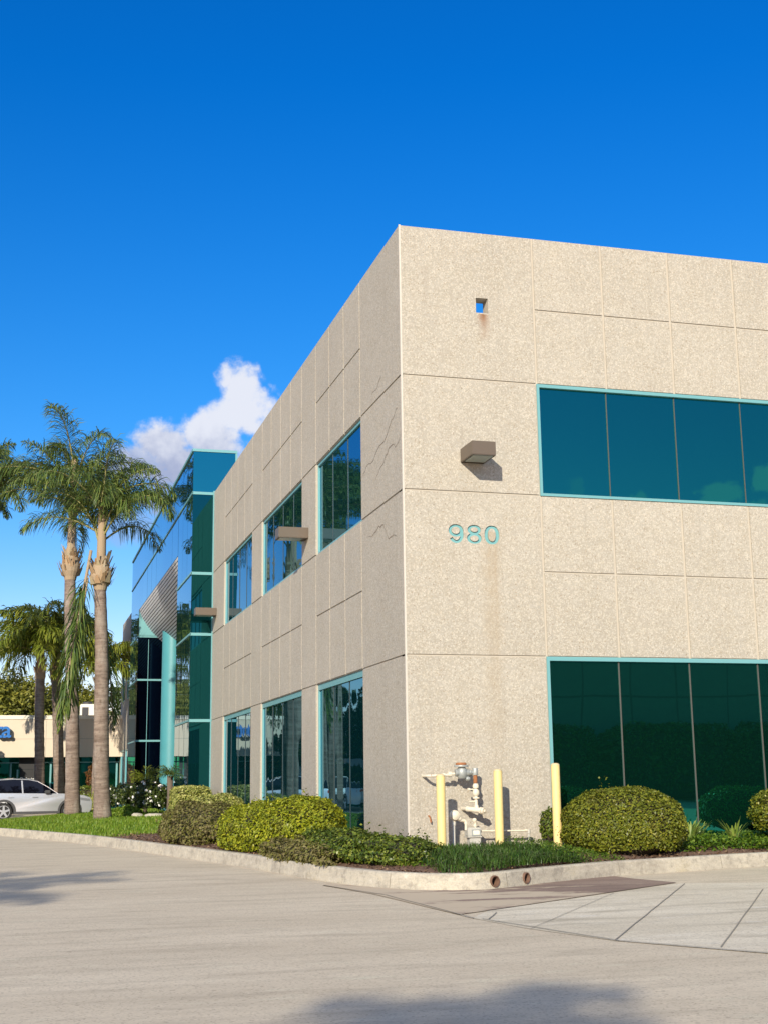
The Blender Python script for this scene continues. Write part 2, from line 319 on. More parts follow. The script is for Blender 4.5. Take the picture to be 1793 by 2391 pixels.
M['lf_red'] = leafmat('red_leaves', [(.12, .04, .015), (.20, .06, .02), (.10, .08, .02), (.24, .10, .03)], .25, .5)
M['core'] = plain('dark_core', (.05, .042, .022), .95, var=.4, scale=15)
M['trunk'] = plain('tree_bark', (.13, .10, .075), .95, var=.3, scale=6)
M['soil'] = plain('mulch', (.15, .085, .055), .95, var=.45, scale=18)

# ------------------------------------------------------------------ mesh helpers
class MB:
    def __init__(s): s.v = []; s.f = []; s.mi = []
    def quad(s, *p, m=0):
        i = len(s.v); s.v += [tuple(x) for x in p]; s.f.append(tuple(range(i, i+len(p)))); s.mi.append(m)
    def box(s, x0, x1, y0, y1, z0, z1, m=0, mat=None):
        x0, x1 = min(x0, x1), max(x0, x1); y0, y1 = min(y0, y1), max(y0, y1); z0, z1 = min(z0, z1), max(z0, z1)
        i = len(s.v); P = [(x0, y0, z0), (x1, y0, z0), (x1, y1, z0), (x0, y1, z0), (x0, y0, z1), (x1, y0, z1), (x1, y1, z1), (x0, y1, z1)]
        if mat: P = [tuple(mat @ Vector(p)) for p in P]
        s.v += P
        for f in ((0, 3, 2, 1), (4, 5, 6, 7), (0, 1, 5, 4), (1, 2, 6, 5), (2, 3, 7, 6), (3, 0, 4, 7)):
            s.f.append(tuple(i+k for k in f)); s.mi.append(m)
    def tube(s, pts, rad, n=10, m=0, cap=True):
        pts = [Vector(p) for p in pts]; rad = rad if isinstance(rad, (list, tuple)) else [rad]*len(pts)
        i0 = len(s.v); pv = None
        for k, p in enumerate(pts):
            t = (pts[min(k+1, len(pts)-1)]-pts[max(k-1, 0)]).normalized()
            a = t.orthogonal().normalized() if pv is None else (pv-t*pv.dot(t)).normalized()
            pv = a; b = t.cross(a)
            for j in range(n):
                th = 2*PI*j/n; s.v.append(tuple(p+(a*math.cos(th)+b*math.sin(th))*rad[k]))
        for k in range(len(pts)-1):
            for j in range(n):
                a0 = i0+k*n+j; a1 = i0+k*n+(j+1) % n
                s.f.append((a0, a1, a1+n, a0+n)); s.mi.append(m)
        if cap:
            s.f.append(tuple(i0+j for j in range(n))[::-1]); s.mi.append(m)
            s.f.append(tuple(i0+(len(pts)-1)*n+j for j in range(n))); s.mi.append(m)
    def lathe(s, c, prof, n=20, axis='z', m=0):
        """prof: list of (r, h)"""
        i0 = len(s.v)
        for (r, h) in prof:
            for j in range(n):
                th = 2*PI*j/n; a, b = r*math.cos(th), r*math.sin(th)
                p = {'z': (a, b, h), 'y': (a, h, b), 'x': (h, a, b)}[axis]
                s.v.append((c[0]+p[0], c[1]+p[1], c[2]+p[2]))
        for k in range(len(prof)-1):
            for j in range(n):
                a0 = i0+k*n+j; a1 = i0+k*n+(j+1) % n
                s.f.append((a0, a1, a1+n, a0+n)); s.mi.append(m)
        s.f.append(tuple(i0+j for j in range(n))[::-1]); s.mi.append(m)
        s.f.append(tuple(i0+(len(prof)-1)*n+j for j in range(n))); s.mi.append(m)
    def prism(s, poly, y0, y1, m=0):
        """poly in (x,z), extruded along y"""
        i = len(s.v); n = len(poly)
        s.v += [(x, y0, z) for x, z in poly]+[(x, y1, z) for x, z in poly]
        s.f.append(tuple(i+k for k in range(n))); s.mi.append(m); s.f.append(tuple(i+n+k for k in range(n))[::-1]); s.mi.append(m)
        for k in range(n):
            k2 = (k+1) % n; s.f.append((i+k2, i+k, i+n+k, i+n+k2)); s.mi.append(m)
    def sheet(s, poly, z, m=0):
        i = len(s.v); s.v += [(x, y, z) for x, y in poly]; s.f.append(tuple(i+k for k in range(len(poly)))); s.mi.append(m)
    def build(s, name, mats, parent=None, smooth=False, bevel=0, fix=True):
        me = bpy.data.meshes.new(name); me.from_pydata(s.v, [], s.f)
        mats = mats if isinstance(mats, (list, tuple)) else [mats]
        for x in mats: me.materials.append(x)
        if len(mats) > 1: me.polygons.foreach_set('material_index', s.mi)
        if fix:
            bm = bmesh.new(); bm.from_mesh(me); bmesh.ops.recalc_face_normals(bm, faces=bm.faces)
            if bevel: bmesh.ops.bevel(bm, geom=bm.edges[:], offset=bevel, segments=2, affect='EDGES', clamp_overlap=True)
            bm.to_mesh(me); bm.free()
        if smooth:
            me.polygons.foreach_set('use_smooth', [True]*len(me.polygons))
            if smooth != 2:
                try: me.set_sharp_from_angle(angle=R(40))
                except Exception: pass
        o = bpy.data.objects.new(name, me); COL.objects.link(o)
        if parent:
            o.parent = parent
        return o
def tag(o, label=None, cat=None, group=None, kind=None):
    for k, v in (('label', label), ('category', cat), ('group', group), ('kind', kind)):
        if v: o[k] = v
    return o
def empty(name, loc, label, cat, group=None, rz=0):
    o = bpy.data.objects.new(name, None); COL.objects.link(o); o.location = loc; o.rotation_euler = (0, 0, rz); o.empty_display_size = .2
    return tag(o, label, cat, group)
def kids(o): return [c for c in COL.objects if c.parent == o]
def copy_tree(o, parent=None):
    c = o.copy(); COL.objects.link(c)
    if parent: c.parent = parent
    for ch in kids(o): copy_tree(ch, c)
    return c
def np_mesh(name, V, F, mats, parent=None, mi=None):
    V = np.asarray(V, np.float32); F = np.asarray(F, np.int32); k = F.shape[1]
    me = bpy.data.meshes.new(name); me.vertices.add(len(V)); me.vertices.foreach_set('co', V.ravel())
    me.loops.add(F.size); me.loops.foreach_set('vertex_index', F.ravel())
    me.polygons.add(len(F)); me.polygons.foreach_set('loop_start', np.arange(0, F.size, k, dtype=np.int32))
    mats = mats if isinstance(mats, (list, tuple)) else [mats]
    for x in mats: me.materials.append(x)
    if mi is not None: me.polygons.foreach_set('material_index', np.asarray(mi, np.int32))
    me.update(calc_edges=True); me.validate()
    o = bpy.data.objects.new(name, me); COL.objects.link(o)
    if parent: o.parent = parent
    return o
def unit(a): return a/np.maximum(np.linalg.norm(a, axis=-1, keepdims=True), 1e-9)
def leaves_vf(P, Nrm, length, width, rng, tilt=.8, off=0):
    """rhombic leaves at P, facing roughly Nrm"""
    n = len(P); nn = unit(Nrm+rng.normal(0, tilt*.5, (n, 3)))
    a = unit(np.cross(nn, rng.normal(0, 1, (n, 3)))); b = np.cross(nn, a)
    l = (length*rng.uniform(.6, 1.3, (n, 1)))*.5; w = (width*rng.uniform(.7, 1.2, (n, 1)))*.5
    bend = nn*l*.35
    V = np.stack([P-a*l-bend*0, P+b*w+bend*.6, P+a*l-bend*.5, P-b*w+bend*.6], 1).reshape(-1, 3)
    F = np.arange(4*n).reshape(-1, 4)+off
    return V, F

# ================================================================== ground
def catmull(pts, n=8):
    out = []; P = [pts[0]]+list(pts)+[pts[-1]]
    for i in range(1, len(P)-2):
        for k in range(n):
            t = k/n; a, b, c, d = [np.array(P[i+j], float) for j in (-1, 0, 1, 2)]
            out.append(.5*((2*b)+(-a+c)*t+(2*a-5*b+4*c-d)*t*t+(-a+3*b-3*c+d)*t**3))
    out.append(np.array(pts[-1], float)); return out
LOT = -.1
g = MB(); g.sheet([(-400, -300), (400, -300), (400, 500), (-400, 500)], LOT); lot = g.build('driveway', M['lot'], fix=False); tag(lot, kind='structure')
ap = MB()
apron_poly = [(-1.60, -7.55), (-1.2, -6.9), (2.34, -4.40), (2.6, -4.5), (8.0, -6.1), (16, -8.6), (16, -24), (4, -16.5), (-.05, -11.75), (-.41, -10.94), (-1.11, -9.8), (-1.45, -8.6)]
ap.sheet(apron_poly, LOT+.004); o = ap.build('apron_pavement', M['apron'], fix=False); tag(o, kind='structure')
gt = MB()
gt.sheet([(-2.0, -2.75), (-1.75, -4.4), (-1.62, -7.2), (2.34, -4.28), (2.15, -3.4), (2.1, -2.5), (1.2, -3.2), (.4, -3.95), (-.3, -4.35), (-.7, -4.3), (-1.15, -4.0), (-1.5, -3.3), (-1.85, -2.4)], LOT+.008)
o = gt.build('gutter_pavement', M['gutter'], fix=False); tag(o, kind='structure')
# scored lines and the edge of the apron: narrow grooves filled with dirt
M['groove'] = plain('dirt_filled_joint', (.25, .225, .18), .95, var=.4, scale=30)
gv = MB()
def groove(a, b, w=.012, z=LOT+.012):
    a, b = Vector(a).to_3d(), Vector(b).to_3d(); n = (b-a).cross(Vector((0, 0, 1))).normalized()*w/2
    k = max(2, int((b-a).length/.4)); rnd = random.Random(int(a.x*100))
    pts = [a.lerp(b, i/k)+n*rnd.uniform(-.6, .6) for i in range(k+1)]
    for p, q in zip(pts, pts[1:]):
        gv.quad((p.x-n.x, p.y-n.y, z), (q.x-n.x, q.y-n.y, z), (q.x+n.x, q.y+n.y, z), (p.x+n.x, p.y+n.y, z))
groove((2.34, -4.5), (-1.11, -9.75)); groove((5.9, -5.4), (-.95, -11.1)) if False else None
groove((2.62, -5.9), (-1.03, -11.16), .014) if False else groove((2.75, -5.68), (-.55, -10.5)); groove((.9, -5.45), (-1.45, -8.7), .007); groove((-1.2, -7.15), (-1.5, -7.75)); groove((7.5, -6.0), (2.2, -14))
for a, b in (((-1.55, -7.69), (-1.11, -9.8)), ((-1.11, -9.8), (-.41, -10.94)), ((-.41, -10.94), (.6, -12.4)), ((-2.0, -2.8), (-1.66, -4.6)), ((-1.66, -4.6), (-1.6, -7.6))): groove(a, b, .02)
groove((-5.2, -8.2), (-3.4, -7.4), .006); groove((-3.4, -7.4), (-2.6, -7.9), .005); groove((-4.6, -3.5), (-3.1, -4.1), .005); groove((-2.9, -1.2), (-4.4, 1.6), .006); groove((.4, -9.0), (1.7, -9.6), .005)
o = gv.build('pavement_joint', M['groove'], fix=False); tag(o, kind='structure')

KP = [(-2.6, 44), (-3.2, 41), (-4.3, 37), (-6.3, 31), (-7.6, 26.5), (-7.3, 23), (-6.24, 19.66), (-4.95, 15.2), (-4.12, 11.87), (-2.95, 5.6), (-2.25, 1.6), (-1.85, -1.5), (-1.48, -3.1), (-1.1, -3.9), (-.58, -4.25), (-.1, -4.2), (.62, -3.72), (1.91, -2.95), (3.25, -2.42), (5.42, -1.75), (8.5, -1.25), (13, -1.1), (30, -1.1)]
KC = [Vector((p[0], p[1], 0)) for p in catmull(KP, 8)]
def offs(curve, d):
    out = []
    for i, p in enumerate(curve):
        t = (curve[min(i+1, len(curve)-1)]-curve[max(i-1, 0)]).normalized(); out.append(p+Vector((-t.y, t.x, 0))*d)
    return out
KI = offs(KC, .15); KB = offs(KC, -.025)
kb = MB(); nK = len(KC)
prof = []
for i in range(nK):
    prof.append([(KB[i].x, KB[i].y, LOT-.05), (KB[i].x, KB[i].y, LOT+.01), (KC[i].x, KC[i].y, .082), (offs(KC, .02)[i].x if False else KC[i].x*.87+KI[i].x*.13, KC[i].y*.87+KI[i].y*.13, .1), (KI[i].x, KI[i].y, .1), (KI[i].x, KI[i].y, LOT-.05)])
for i in range(nK): kb.v += prof[i]
for i in range(nK-1):
    for j in range(6):
        a = i*6+j; b = i*6+(j+1) % 6; kb.f.append((a, b, b+6, a+6)); kb.mi.append(0)
kb.f.append(tuple(range(6))); kb.mi.append(0); kb.f.append(tuple(range((nK-1)*6, nK*6))[::-1]); kb.mi.append(0)
kerb = kb.build('kerb', M['kerb']); tag(kerb, kind='structure')
kj = MB()
for i in (60, 84, 100, 122, 138, 148):
    n_ = Vector((-(KC[i+1]-KC[i-1]).y, (KC[i+1]-KC[i-1]).x, 0)).normalized(); t_ = Vector((n_.y, -n_.x, 0))*.006; a_ = KB[i]-n_*.003; b_ = KC[i]-n_*.003; c_ = KI[i]
    for p_, q_, z0_, z1_ in ((a_, b_, LOT+.012, .083), (b_, c_, .0835, .1035)):
        kj.quad((p_.x-t_.x, p_.y-t_.y, z0_), (p_.x+t_.x, p_.y+t_.y, z0_), (q_.x+t_.x, q_.y+t_.y, z1_), (q_.x-t_.x, q_.y-t_.y, z1_))
o = kj.build('kerb_joint', M['groove'], fix=False); tag(o, kind='structure')
# two weep pipes through the kerb at the corner
cut = MB()
DR = [((.0, -4.24), (.06, 1)), ((.56, -3.80), (-.35, 1))]
def kerb_near(x):
    i = min((i for i in range(nK) if KC[i].y < 0), key=lambda i: abs(KC[i].x-x)); t = (KC[i+1]-KC[i-1]).normalized(); return KC[i], Vector((-t.y, t.x, 0))
drains = []
for x in (-.15, .41):
    p, n = kerb_near(x); drains.append((Vector((x, p.y, 0)), n))
    cut.tube([Vector((x, p.y, -.005))-n*.2, Vector((x, p.y, -.005))+n*.4], .072, 20)
cutter = cut.build('cutter', M['kerb'])
def weld(o):
    bm = bmesh.new(); bm.from_mesh(o.data); bmesh.ops.remove_doubles(bm, verts=bm.verts, dist=1e-5); bmesh.ops.recalc_face_normals(bm, faces=bm.faces); bm.to_mesh(o.data); bm.free()
def boolean(o, c, mode='DIFFERENCE'):
    weld(c); weld(o)
    md = o.modifiers.new('b', 'BOOLEAN'); md.operation = mode; md.object = c; md.solver = 'EXACT'
    bb0 = [max(v.co[k] for v in o.data.vertices)-min(v.co[k] for v in o.data.vertices) for k in range(3)]
    for att in range(8):
        dg = bpy.context.evaluated_depsgraph_get(); dg.update()
        me = bpy.data.meshes.new_from_object(o.evaluated_get(dg))
        bb1 = [max((v.co[k] for v in me.vertices), default=0)-min((v.co[k] for v in me.vertices), default=0) for k in range(3)]
        ar0, ar1 = sum(p.area for p in o.data.polygons), sum(p.area for p in me.polygons)
        if all(abs(a-b) < 1e-4 for a, b in zip(bb0, bb1)) and ar1 > .93*ar0: break
        c.location = (.0011*(att+1), 0, .0007*(att+1)); bpy.context.view_layer.update()
    else: print('boolean failed')
    o.modifiers.clear(); old = o.data; o.data = me
    me.materials.clear()
    for x in old.materials: me.materials.append(x)
bpy.context.view_layer.update()
boolean(kerb, cutter); bpy.data.objects.remove(cutter)
for k, (p, n) in enumerate(drains):
    d = MB(); ring = []
    q = Vector((p.x, p.y, -.005))
    # hollow pipe: outer and inner walls
    t = n; a = Vector((0, 0, 1)); b = t.cross(a)
    for (s, r) in ((-.03, .060), (-.03, .0712), (.3, .0712), (.3, .060)):
        ring.append([q+t*s+(a*math.cos(2*PI*j/20)+b*math.sin(2*PI*j/20))*r for j in range(20)])
    for i in range(4):
        A, B = ring[i], ring[(i+1) % 4]
        for j in range(20): d.quad(A[j], A[(j+1) % 20], B[(j+1) % 20], B[j])
    dd = d.build('drain_pipe', plain('rusty_pipe', (.16, .09, .06), .8, var=.4, scale=30), smooth=True)
    tag(dd, ['round rust-brown drain pipe end in the kerb, the left one of the pair', 'round rust-brown drain pipe end in the kerb, the right one of the pair'][k], 'drain pipe', 'drain pipes in the kerb')

# planting bed and lawn from the kerb up to the walls
def wall_target(i):
    p = KI[i]
    if p.y > 6 or (p.x < -1.8 and p.y > 0):
        # follow the left walls
        yy = {0: 0}
        return None
    return None
ys_src = [44, 41, 37, 31, 26.5, 23, 19.66, 15.2, 11.87, 5.6, 1.6, -1.5, -3.1, -3.9]
tgt = [(.1, 50), (.1, 46), (.1, 42), (.1, 35), (.1, 28), (.1, 24), (.1, 20.5), (.1, 16), (.1, 12), (.1, 6.5), (.1, 3.2), (.1, 1.2), (.1, .5), (.1, .15), (.15, .1), (.3, .1), (.8, .1), (1.9, .1), (3.25, .1), (5.4, .1), (8.5, .1), (13, .1), (30, .1)]
TG = [Vector((p[0], p[1], 0)) for p in catmull(tgt, 8)]
def bed_z(x, y, t):
    z = .075+.15*(t**.8)
    z += .03*math.sin(x*2.1+y*1.3)*math.sin(math.pi*t)
    if y < 3: z += .02*math.sin(x*5+y*3)*math.sin(math.pi*t)
    return z
NB = 10; bv = []; bf = []; bmat = []
KI2 = offs(KC, .148)
for i in range(nK):
    for j in range(NB+1):
        t = j/NB; x = KI2[i].x*(1-t)+TG[i].x*t; y = KI2[i].y*(1-t)+TG[i].y*t
        bv.append((x, y, bed_z(x, y, t)))
bedmi = []
for i in range(nK-1):
    for j in range(NB):
        a = i*(NB+1)+j; bf.append((a, a+1, a+NB+2, a+NB+1))
        yc = (bv[a][1]+bv[a+NB+2][1])/2; bedmi.append(1 if yc > 11.5 else 0)
def lawnmat():
    m, nt, b = new_mat('lawn'); co = objco(nt)
    n = noise(nt, co, .7, 5, .6); f = noise(nt, co, 30, 4, .7)
    c = ramp(nt, n, [(.3, (.10, .17, .015)), (.6, (.16, .24, .02)), (.8, (.22, .24, .05))])
    c = mixc(nt, ramp(nt, f, [(.4, (0,)*3), (.7, (.6,)*3)]), c, (.06, .11, .01))
    nt.links.new(c, b.inputs['Base Color']); b.inputs['Roughness'].default_value = .9; b.inputs['Specular IOR Level'].default_value = .1; bump(nt, b, f, .8, .03); return m
M['lawn'] = lawnmat()
bed = np_mesh('planting_bed', bv, bf, [M['soil'], M['lawn']], mi=bedmi); tag(bed, kind='structure')
BED = np.array(bv).reshape(nK, NB+1, 3)
def bed_samples(n, ylo, yhi, rng, xlo=-99, xhi=99, tlo=0, thi=1):
    out = []
    A = []; idx = []
    for i in range(nK-1):
        y = BED[i, :, 1].min(), BED[i, :, 1].max()
        if BED[i, 0, 1] > yhi+3 or BED[i, NB, 1] < ylo-8: continue
        w = np.linalg.norm(BED[i, NB]-BED[i, 0])*np.linalg.norm(BED[i+1, 0]-BED[i, 0]) + np.linalg.norm(BED[i, NB]-BED[i, 0])*np.linalg.norm(BED[i+1, NB]-BED[i, NB])
        A.append(w); idx.append(i)
    A = np.array(A)/sum(A); idx = np.array(idx)
    pick = rng.choice(len(idx), n*3, p=A); ii = idx[pick]; t = rng.uniform(tlo, thi, n*3); s = rng.uniform(0, 1, n*3)
    j = np.minimum((t*NB).astype(int), NB-1); ft = t*NB-j
    P = (BED[ii, j]*(1-ft)[:, None]+BED[ii, j+1]*ft[:, None])*(1-s)[:, None]+(BED[ii+1, j]*(1-ft)[:, None]+BED[ii+1, j+1]*ft[:, None])*s[:, None]
    k = (P[:, 1] > ylo) & (P[:, 1] < yhi) & (P[:, 0] > xlo) & (P[:, 0] < xhi)
    return P[k][:n], t[k][:n]
def ground_at(x, y):
    d = (BED[:, :, 0]-x)**2+(BED[:, :, 1]-y)**2; i, j = np.unravel_index(d.argmin(), d.shape); return float(BED[i, j, 2])
def blades(name, P, h, w, lean, mat, rng, seg=2, kind='stuff', hvar=.4):
    n = len(P); az = rng.uniform(0, 2*PI, n); d = np.stack([np.cos(az), np.sin(az), np.zeros(n)], 1); s = np.stack([-np.sin(az), np.cos(az), np.zeros(n)], 1)
    H = (h*rng.uniform(1-hvar, 1+hvar, n))[:, None]; ln = rng.uniform(.1, 1, (n, 1))*lean*H; W = w*rng.uniform(.6, 1.2, (n, 1))*.5
    up = np.array([[0, 0, 1.]])
    p1 = P+up*H*.6+d*ln*.4; p2 = P+up*H*(1-.3*ln/np.maximum(H, .001))+d*ln
    V = np.stack([P-s*W, P+s*W, p1+s*W*.9, p1-s*W*.9, p2+s*W*.15, p2-s*W*.15], 1).reshape(-1, 3)
    b = (np.arange(n)*6)[:, None]
    F = np.concatenate([b+np.array([[0, 1, 2, 3]]), b+np.array([[3, 2, 4, 5]])], 1).reshape(-1, 4)
    o = np_mesh(name, V, F, mat)
    if kind: tag(o, kind=kind)
    return o
rng = np.random.default_rng(5)
P, t = bed_samples(26000, 11.2, 43, rng); lw = blades('lawn_grass', P, .07, .022, .5, M['lf_lawn'], rng)
tag(lw, 'short bright green lawn around the palm trunks', 'grass')
# liriope-like grass mound at the corner
P, t = bed_samples(21000, -4.6, -.55, rng, -.72, 1.75, 0.0, .85)
wx = np.sin(P[:, 0]*3+1)*.15
keep = (P[:, 1] < -1.0+wx)
P = P[keep]; cx = (P[:, 0]-.45)/1.35; cy = (P[:, 1]+2.6)/1.9; hh = np.clip(1-(cx**2+cy**2)**1.0, 0, 1)**.5
P = P+np.stack([0*hh, 0*hh, .07*hh], 1)
o = blades('border_grass', P, .12, .011, 1.9, M['lf_grass'], rng); tag(o, 'dark green mound of strappy border grass in front of the yellow bollards', 'grass')
P0, t = bed_samples(15000, -3.4, -.25, rng, 1.35, 2.55, 0, 1.0)
nrm = np.tile([[0, 0, 1.]], (len(P0), 1)); P0[:, 2] += rng.uniform(.0, .18, len(P0))*np.clip((2.65-P0[:, 0]), 0.2, 1)
V, F = leaves_vf(P0, nrm, .05, .016, rng, 1.4); o = np_mesh('fine_ground_cover', V, F, M['lf_ground']); tag(o, 'fine bright green ground cover spilling right of the border grass', 'ground cover', kind='stuff')
P1, t = bed_samples(17000, -3, -.1, rng, 3.5, 12, .18, 1.0)
nz = np.sin(P1[:, 0]*4.1)*.3+np.sin(P1[:, 0]*9.7+1)*.2
k = (P1[:, 1] > -1.55+.22*nz+.10*(P1[:, 0]-4)); P1 = P1[k]; P1[:, 2] += rng.uniform(.0, .17, len(P1))
V, F = leaves_vf(P1, np.tile([[0, -.3, 1.]], (len(P1), 1)), .07, .045, rng, 1.2); o = np_mesh('leafy_ground_cover', V, F, M['lf_ground']); tag(o, 'leafy green ground cover under the right dark window', 'ground cover', kind='stuff')
P2, t = bed_samples(2600, -4, -.2, rng, -.9, -.35, .1, .6)
V, F = leaves_vf(P2+np.array([[0, 0, .06]]), np.tile([[0, 0, 1.]], (len(P2), 1)), .05, .03, rng, 1.2); o = np_mesh('weed_patch', V, F, M['lf_ground']); tag(o, 'low green weeds between dark hedge and border grass', 'weeds', kind='stuff')
P3, t = bed_samples(3500, -4, 12, rng, tlo=0, thi=.3)
V, F = leaves_vf(P3+np.array([[0, 0, .015]]), np.tile([[0, 0, 1.]], (len(P3), 1)), .06, .03, rng, .6); o = np_mesh('leaf_litter', V, F, leafmat('dry_litter', [(.12, .07, .04), (.2, .12, .07), (.28, .19, .11)], 0, .9)); tag(o, 'brown dead leaves lying on the bare soil behind the kerb', 'leaf litter', kind='stuff')

# ================================================================== main building
H = 10.62; Z1, Z2, Z3, Z15, Z35 = 3.23, 5.958, 7.93, 4.645, 9.276
YE = 21.62
bld = empty('office_building', (0, 0, 0), 'two-storey pebbled concrete office building with the recessed number 980 at its corner', 'building')
def slab(holes, a0, a1, z0, z1, face, d0=.02, d1=.25):
    """wall slab with rectangular openings; face 'R': (a,y=depth,z), 'L': (x=depth,a,z)"""
    A = sorted({a0, a1}|{v for h in holes for v in (max(a0, h[0]), min(a1, h[1]))}); Z = sorted({z0, z1}|{v for h in holes for v in (max(z0, h[2]), min(z1, h[3]))})
    solid = [[not any(h[0] < (A[i]+A[i+1])/2 < h[1] and h[2] < (Z[j]+Z[j+1])/2 < h[3] for h in holes) for j in range(len(Z)-1)] for i in range(len(A)-1)]
    m = MB(); P = (lambda a, d, z: (a, d, z)) if face == 'R' else (lambda a, d, z: (d, a, z))
    S = lambda i, j: 0 <= i < len(A)-1 and 0 <= j < len(Z)-1 and solid[i][j]
    for i in range(len(A)-1):
        for j in range(len(Z)-1):
            if not solid[i][j]: continue
            a, b, c, d = A[i], A[i+1], Z[j], Z[j+1]
            m.quad(P(a, d0, c), P(b, d0, c), P(b, d0, d), P(a, d0, d)); m.quad(P(a, d1, c), P(b, d1, c), P(b, d1, d), P(a, d1, d))
            if not S(i-1, j): m.quad(P(a, d0, c), P(a, d1, c), P(a, d1, d), P(a, d0, d))
            if not S(i+1, j): m.quad(P(b, d0, c), P(b, d1, c), P(b, d1, d), P(b, d0, d))
            if not S(i, j-1): m.quad(P(a, d0, c), P(b, d0, c), P(b, d1, c), P(a, d1, c))
            if not S(i, j+1): m.quad(P(a, d0, d), P(b, d0, d), P(b, d1, d), P(a, d1, d))
    return m
GW = .046
RX = [2.43+1.315*k for k in range(8)]          # bay one joints, ends at 11.63
RX2 = [14.1+1.315*k for k in range(8)]
LW = [(2.72, 6.52, 3), (7.97, 12.92, 4), (14.41, 19.25, 4)]
def panels(face, rects):
    """raised pebbled panels, 2 cm proud of the slab, with joints between"""
    m = MB()
    for (a0, a1, z0, z1) in rects:
        g = GW/2
        if face == 'R': m.box(a0+g, a1-g, 0.0, .021, z0+g*.7, z1-g*.7)
        else: m.box(0.0, .021, a0+g, a1-g, z0+g*.7, z1-g*.7)
    return m
winsR = []; holesR = [(1.36, 1.58, 9.14, 9.41), (.6, 1.85, 4.98, 5.52)]; rectsR = []
for X in (RX, RX2):
    winsR += [(X[0]+.0, X[-1], Z2, Z3, X, 'up'), (X[0], X[-1], .22, Z1, X, 'low')]
    for i in range(7):
        for za, zb in ((Z1, Z15), (Z15, Z2), (Z3, Z35), (Z35, H)): rectsR.append((X[i], X[i+1], za, zb))
for w in winsR: holesR.append(w[:4])
for za, zb in ((-.3, Z1), (Z2, Z3)): rectsR.append((.0, RX[0], za, zb))
for za, zb in ((-.3, Z1), (Z1, Z2), (Z2, Z3), (Z3, H)):
    rectsR.append((RX[-1], RX2[0], za, zb)); rectsR.append((RX2[-1], 26, za, zb))
slab(holesR, .02, 26, -.3, H-.006, 'R').build('wall', M['joint'], bld)
pr_ = panels('R', rectsR)
# panel with the hole: four boxes
g = GW/2
hx0, hx1, hz0, hz1 = 1.36, 1.58, 9.14, 9.41
hp = slab([(hx0, hx1, hz0, hz1)], 0+g, RX[0]-g, Z3+g*.7, H-g*.7, 'R', 0.0, .021)
hp.build('wall_panel', M['agg'], bld)
pr_.build('wall_panel', M['agg'], bld)
# digit shapes -----------------------------------------------------
def ellipse(cx, cz, rx, rz, n=40, p=2.3):
    out = []
    for i in range(n):
        t = 2*PI*i/n; c, s = math.cos(t), math.sin(t)
        out.append((cx+rx*abs(c)**(2/p)*(1 if c >= 0 else -1), cz+rz*abs(s)**(2/p)*(1 if s >= 0 else -1)))
    return out
def ring_faces(m, O, I, y0, y1):
    n = len(O)
    for i in range(n):
        j = (i+1) % n
        m.quad((O[i][0], y0, O[i][1]), (O[j][0], y0, O[j][1]), (I[j][0], y0, I[j][1]), (I[i][0], y0, I[i][1]))
        m.quad((O[i][0], y1, O[i][1]), (I[i][0], y1, I[i][1]), (I[j][0], y1, I[j][1]), (O[j][0], y1, O[j][1]))
        m.quad((O[i][0], y0, O[i][1]), (O[i][0], y1, O[i][1]), (O[j][0], y1, O[j][1]), (O[j][0], y0, O[j][1]))
        m.quad((I[i][0], y0, I[i][1]), (I[j][0], y0, I[j][1]), (I[j][0], y1, I[j][1]), (I[i][0], y1, I[i][1]))
def digit(kind, x, z0, w, h, y0, y1):
    """returns list of closed solids (MB) that make up the digit"""
    out = []; cx = x+w/2
    if kind == '0':
        m = MB(); ring_faces(m, ellipse(cx, z0+h/2, w/2, h/2), ellipse(cx, z0+h/2, w/2-.066, h/2-.050), y0, y1); out.append(m)
    if kind == '8':
        m = MB(); ring_faces(m, ellipse(cx, z0+h*.29, w/2, h*.29, p=2.1), ellipse(cx, z0+h*.285, w/2-.060, h*.29-.044, p=2.1), y0, y1); out.append(m)
        m = MB(); ring_faces(m, ellipse(cx, z0+h*.745, w*.455, h*.255, p=2.1), ellipse(cx, z0+h*.75, w*.455-.058, h*.255-.042, p=2.1), y0-.0007, y1+.0007); out.append(m)
    if kind == '9':
        m = MB(); ring_faces(m, ellipse(cx-.004, z0+h*.67, w*.49, h*.33, p=2.1), ellipse(cx-.008, z0+h*.675, w*.49-.060, h*.33-.046, p=2.1), y0, y1); out.append(m)
        # tail: right stroke curling to lower left
        outer = []; inner = []
        for i in range(15):
            t = R(12)-R(163)*i/14; rx, rz = w*.5, h*.45
            outer.append((cx+rx*math.cos(t), z0+h*.45+rz*math.sin(t)))
            inner.append((cx-.002+(rx-.062)*math.cos(t), z0+h*.455+(rz-.050)*math.sin(t)))
        poly = [(cx+w*.49, z0+h*.72)]+outer+inner[::-1]+[(cx+w*.49-.07, z0+h*.66)]
        m = MB(); m.prism(poly, y0-.0007, y1+.0007); out.append(m)
    return out
DW, DH, DZ = .262, .318, 5.085
digs = [('9', .775), ('8', 1.09), ('0', 1.40)]
npan = MB(); npan.box(g, RX[0]-g, 0, .06, Z1+g*.7, Z2-g*.7)
numpanel = npan.build('wall_panel', M['agg'], bld)
for kd, x in digs:
    for s in digit(kd, x, DZ, DW, DH, -.05, .034):
        c = s.build('cutter', M['teal_digit']); boolean(numpanel, c); bpy.data.objects.remove(c)
for kd, x in digs:
    mm = MB()
    for s in digit(kd, x-.001, DZ-.001, DW+.002, DH+.002, .028, .033):
        i = len(mm.v); mm.v += s.v; mm.f += [tuple(i+k for k in f) for f in s.f]; mm.mi += s.mi
    mm.build('numeral', M['teal_digit'], bld)['label'] = 'recessed teal numeral '+{'9': 'nine', '8': 'eight', '0': 'zero'}[kd]
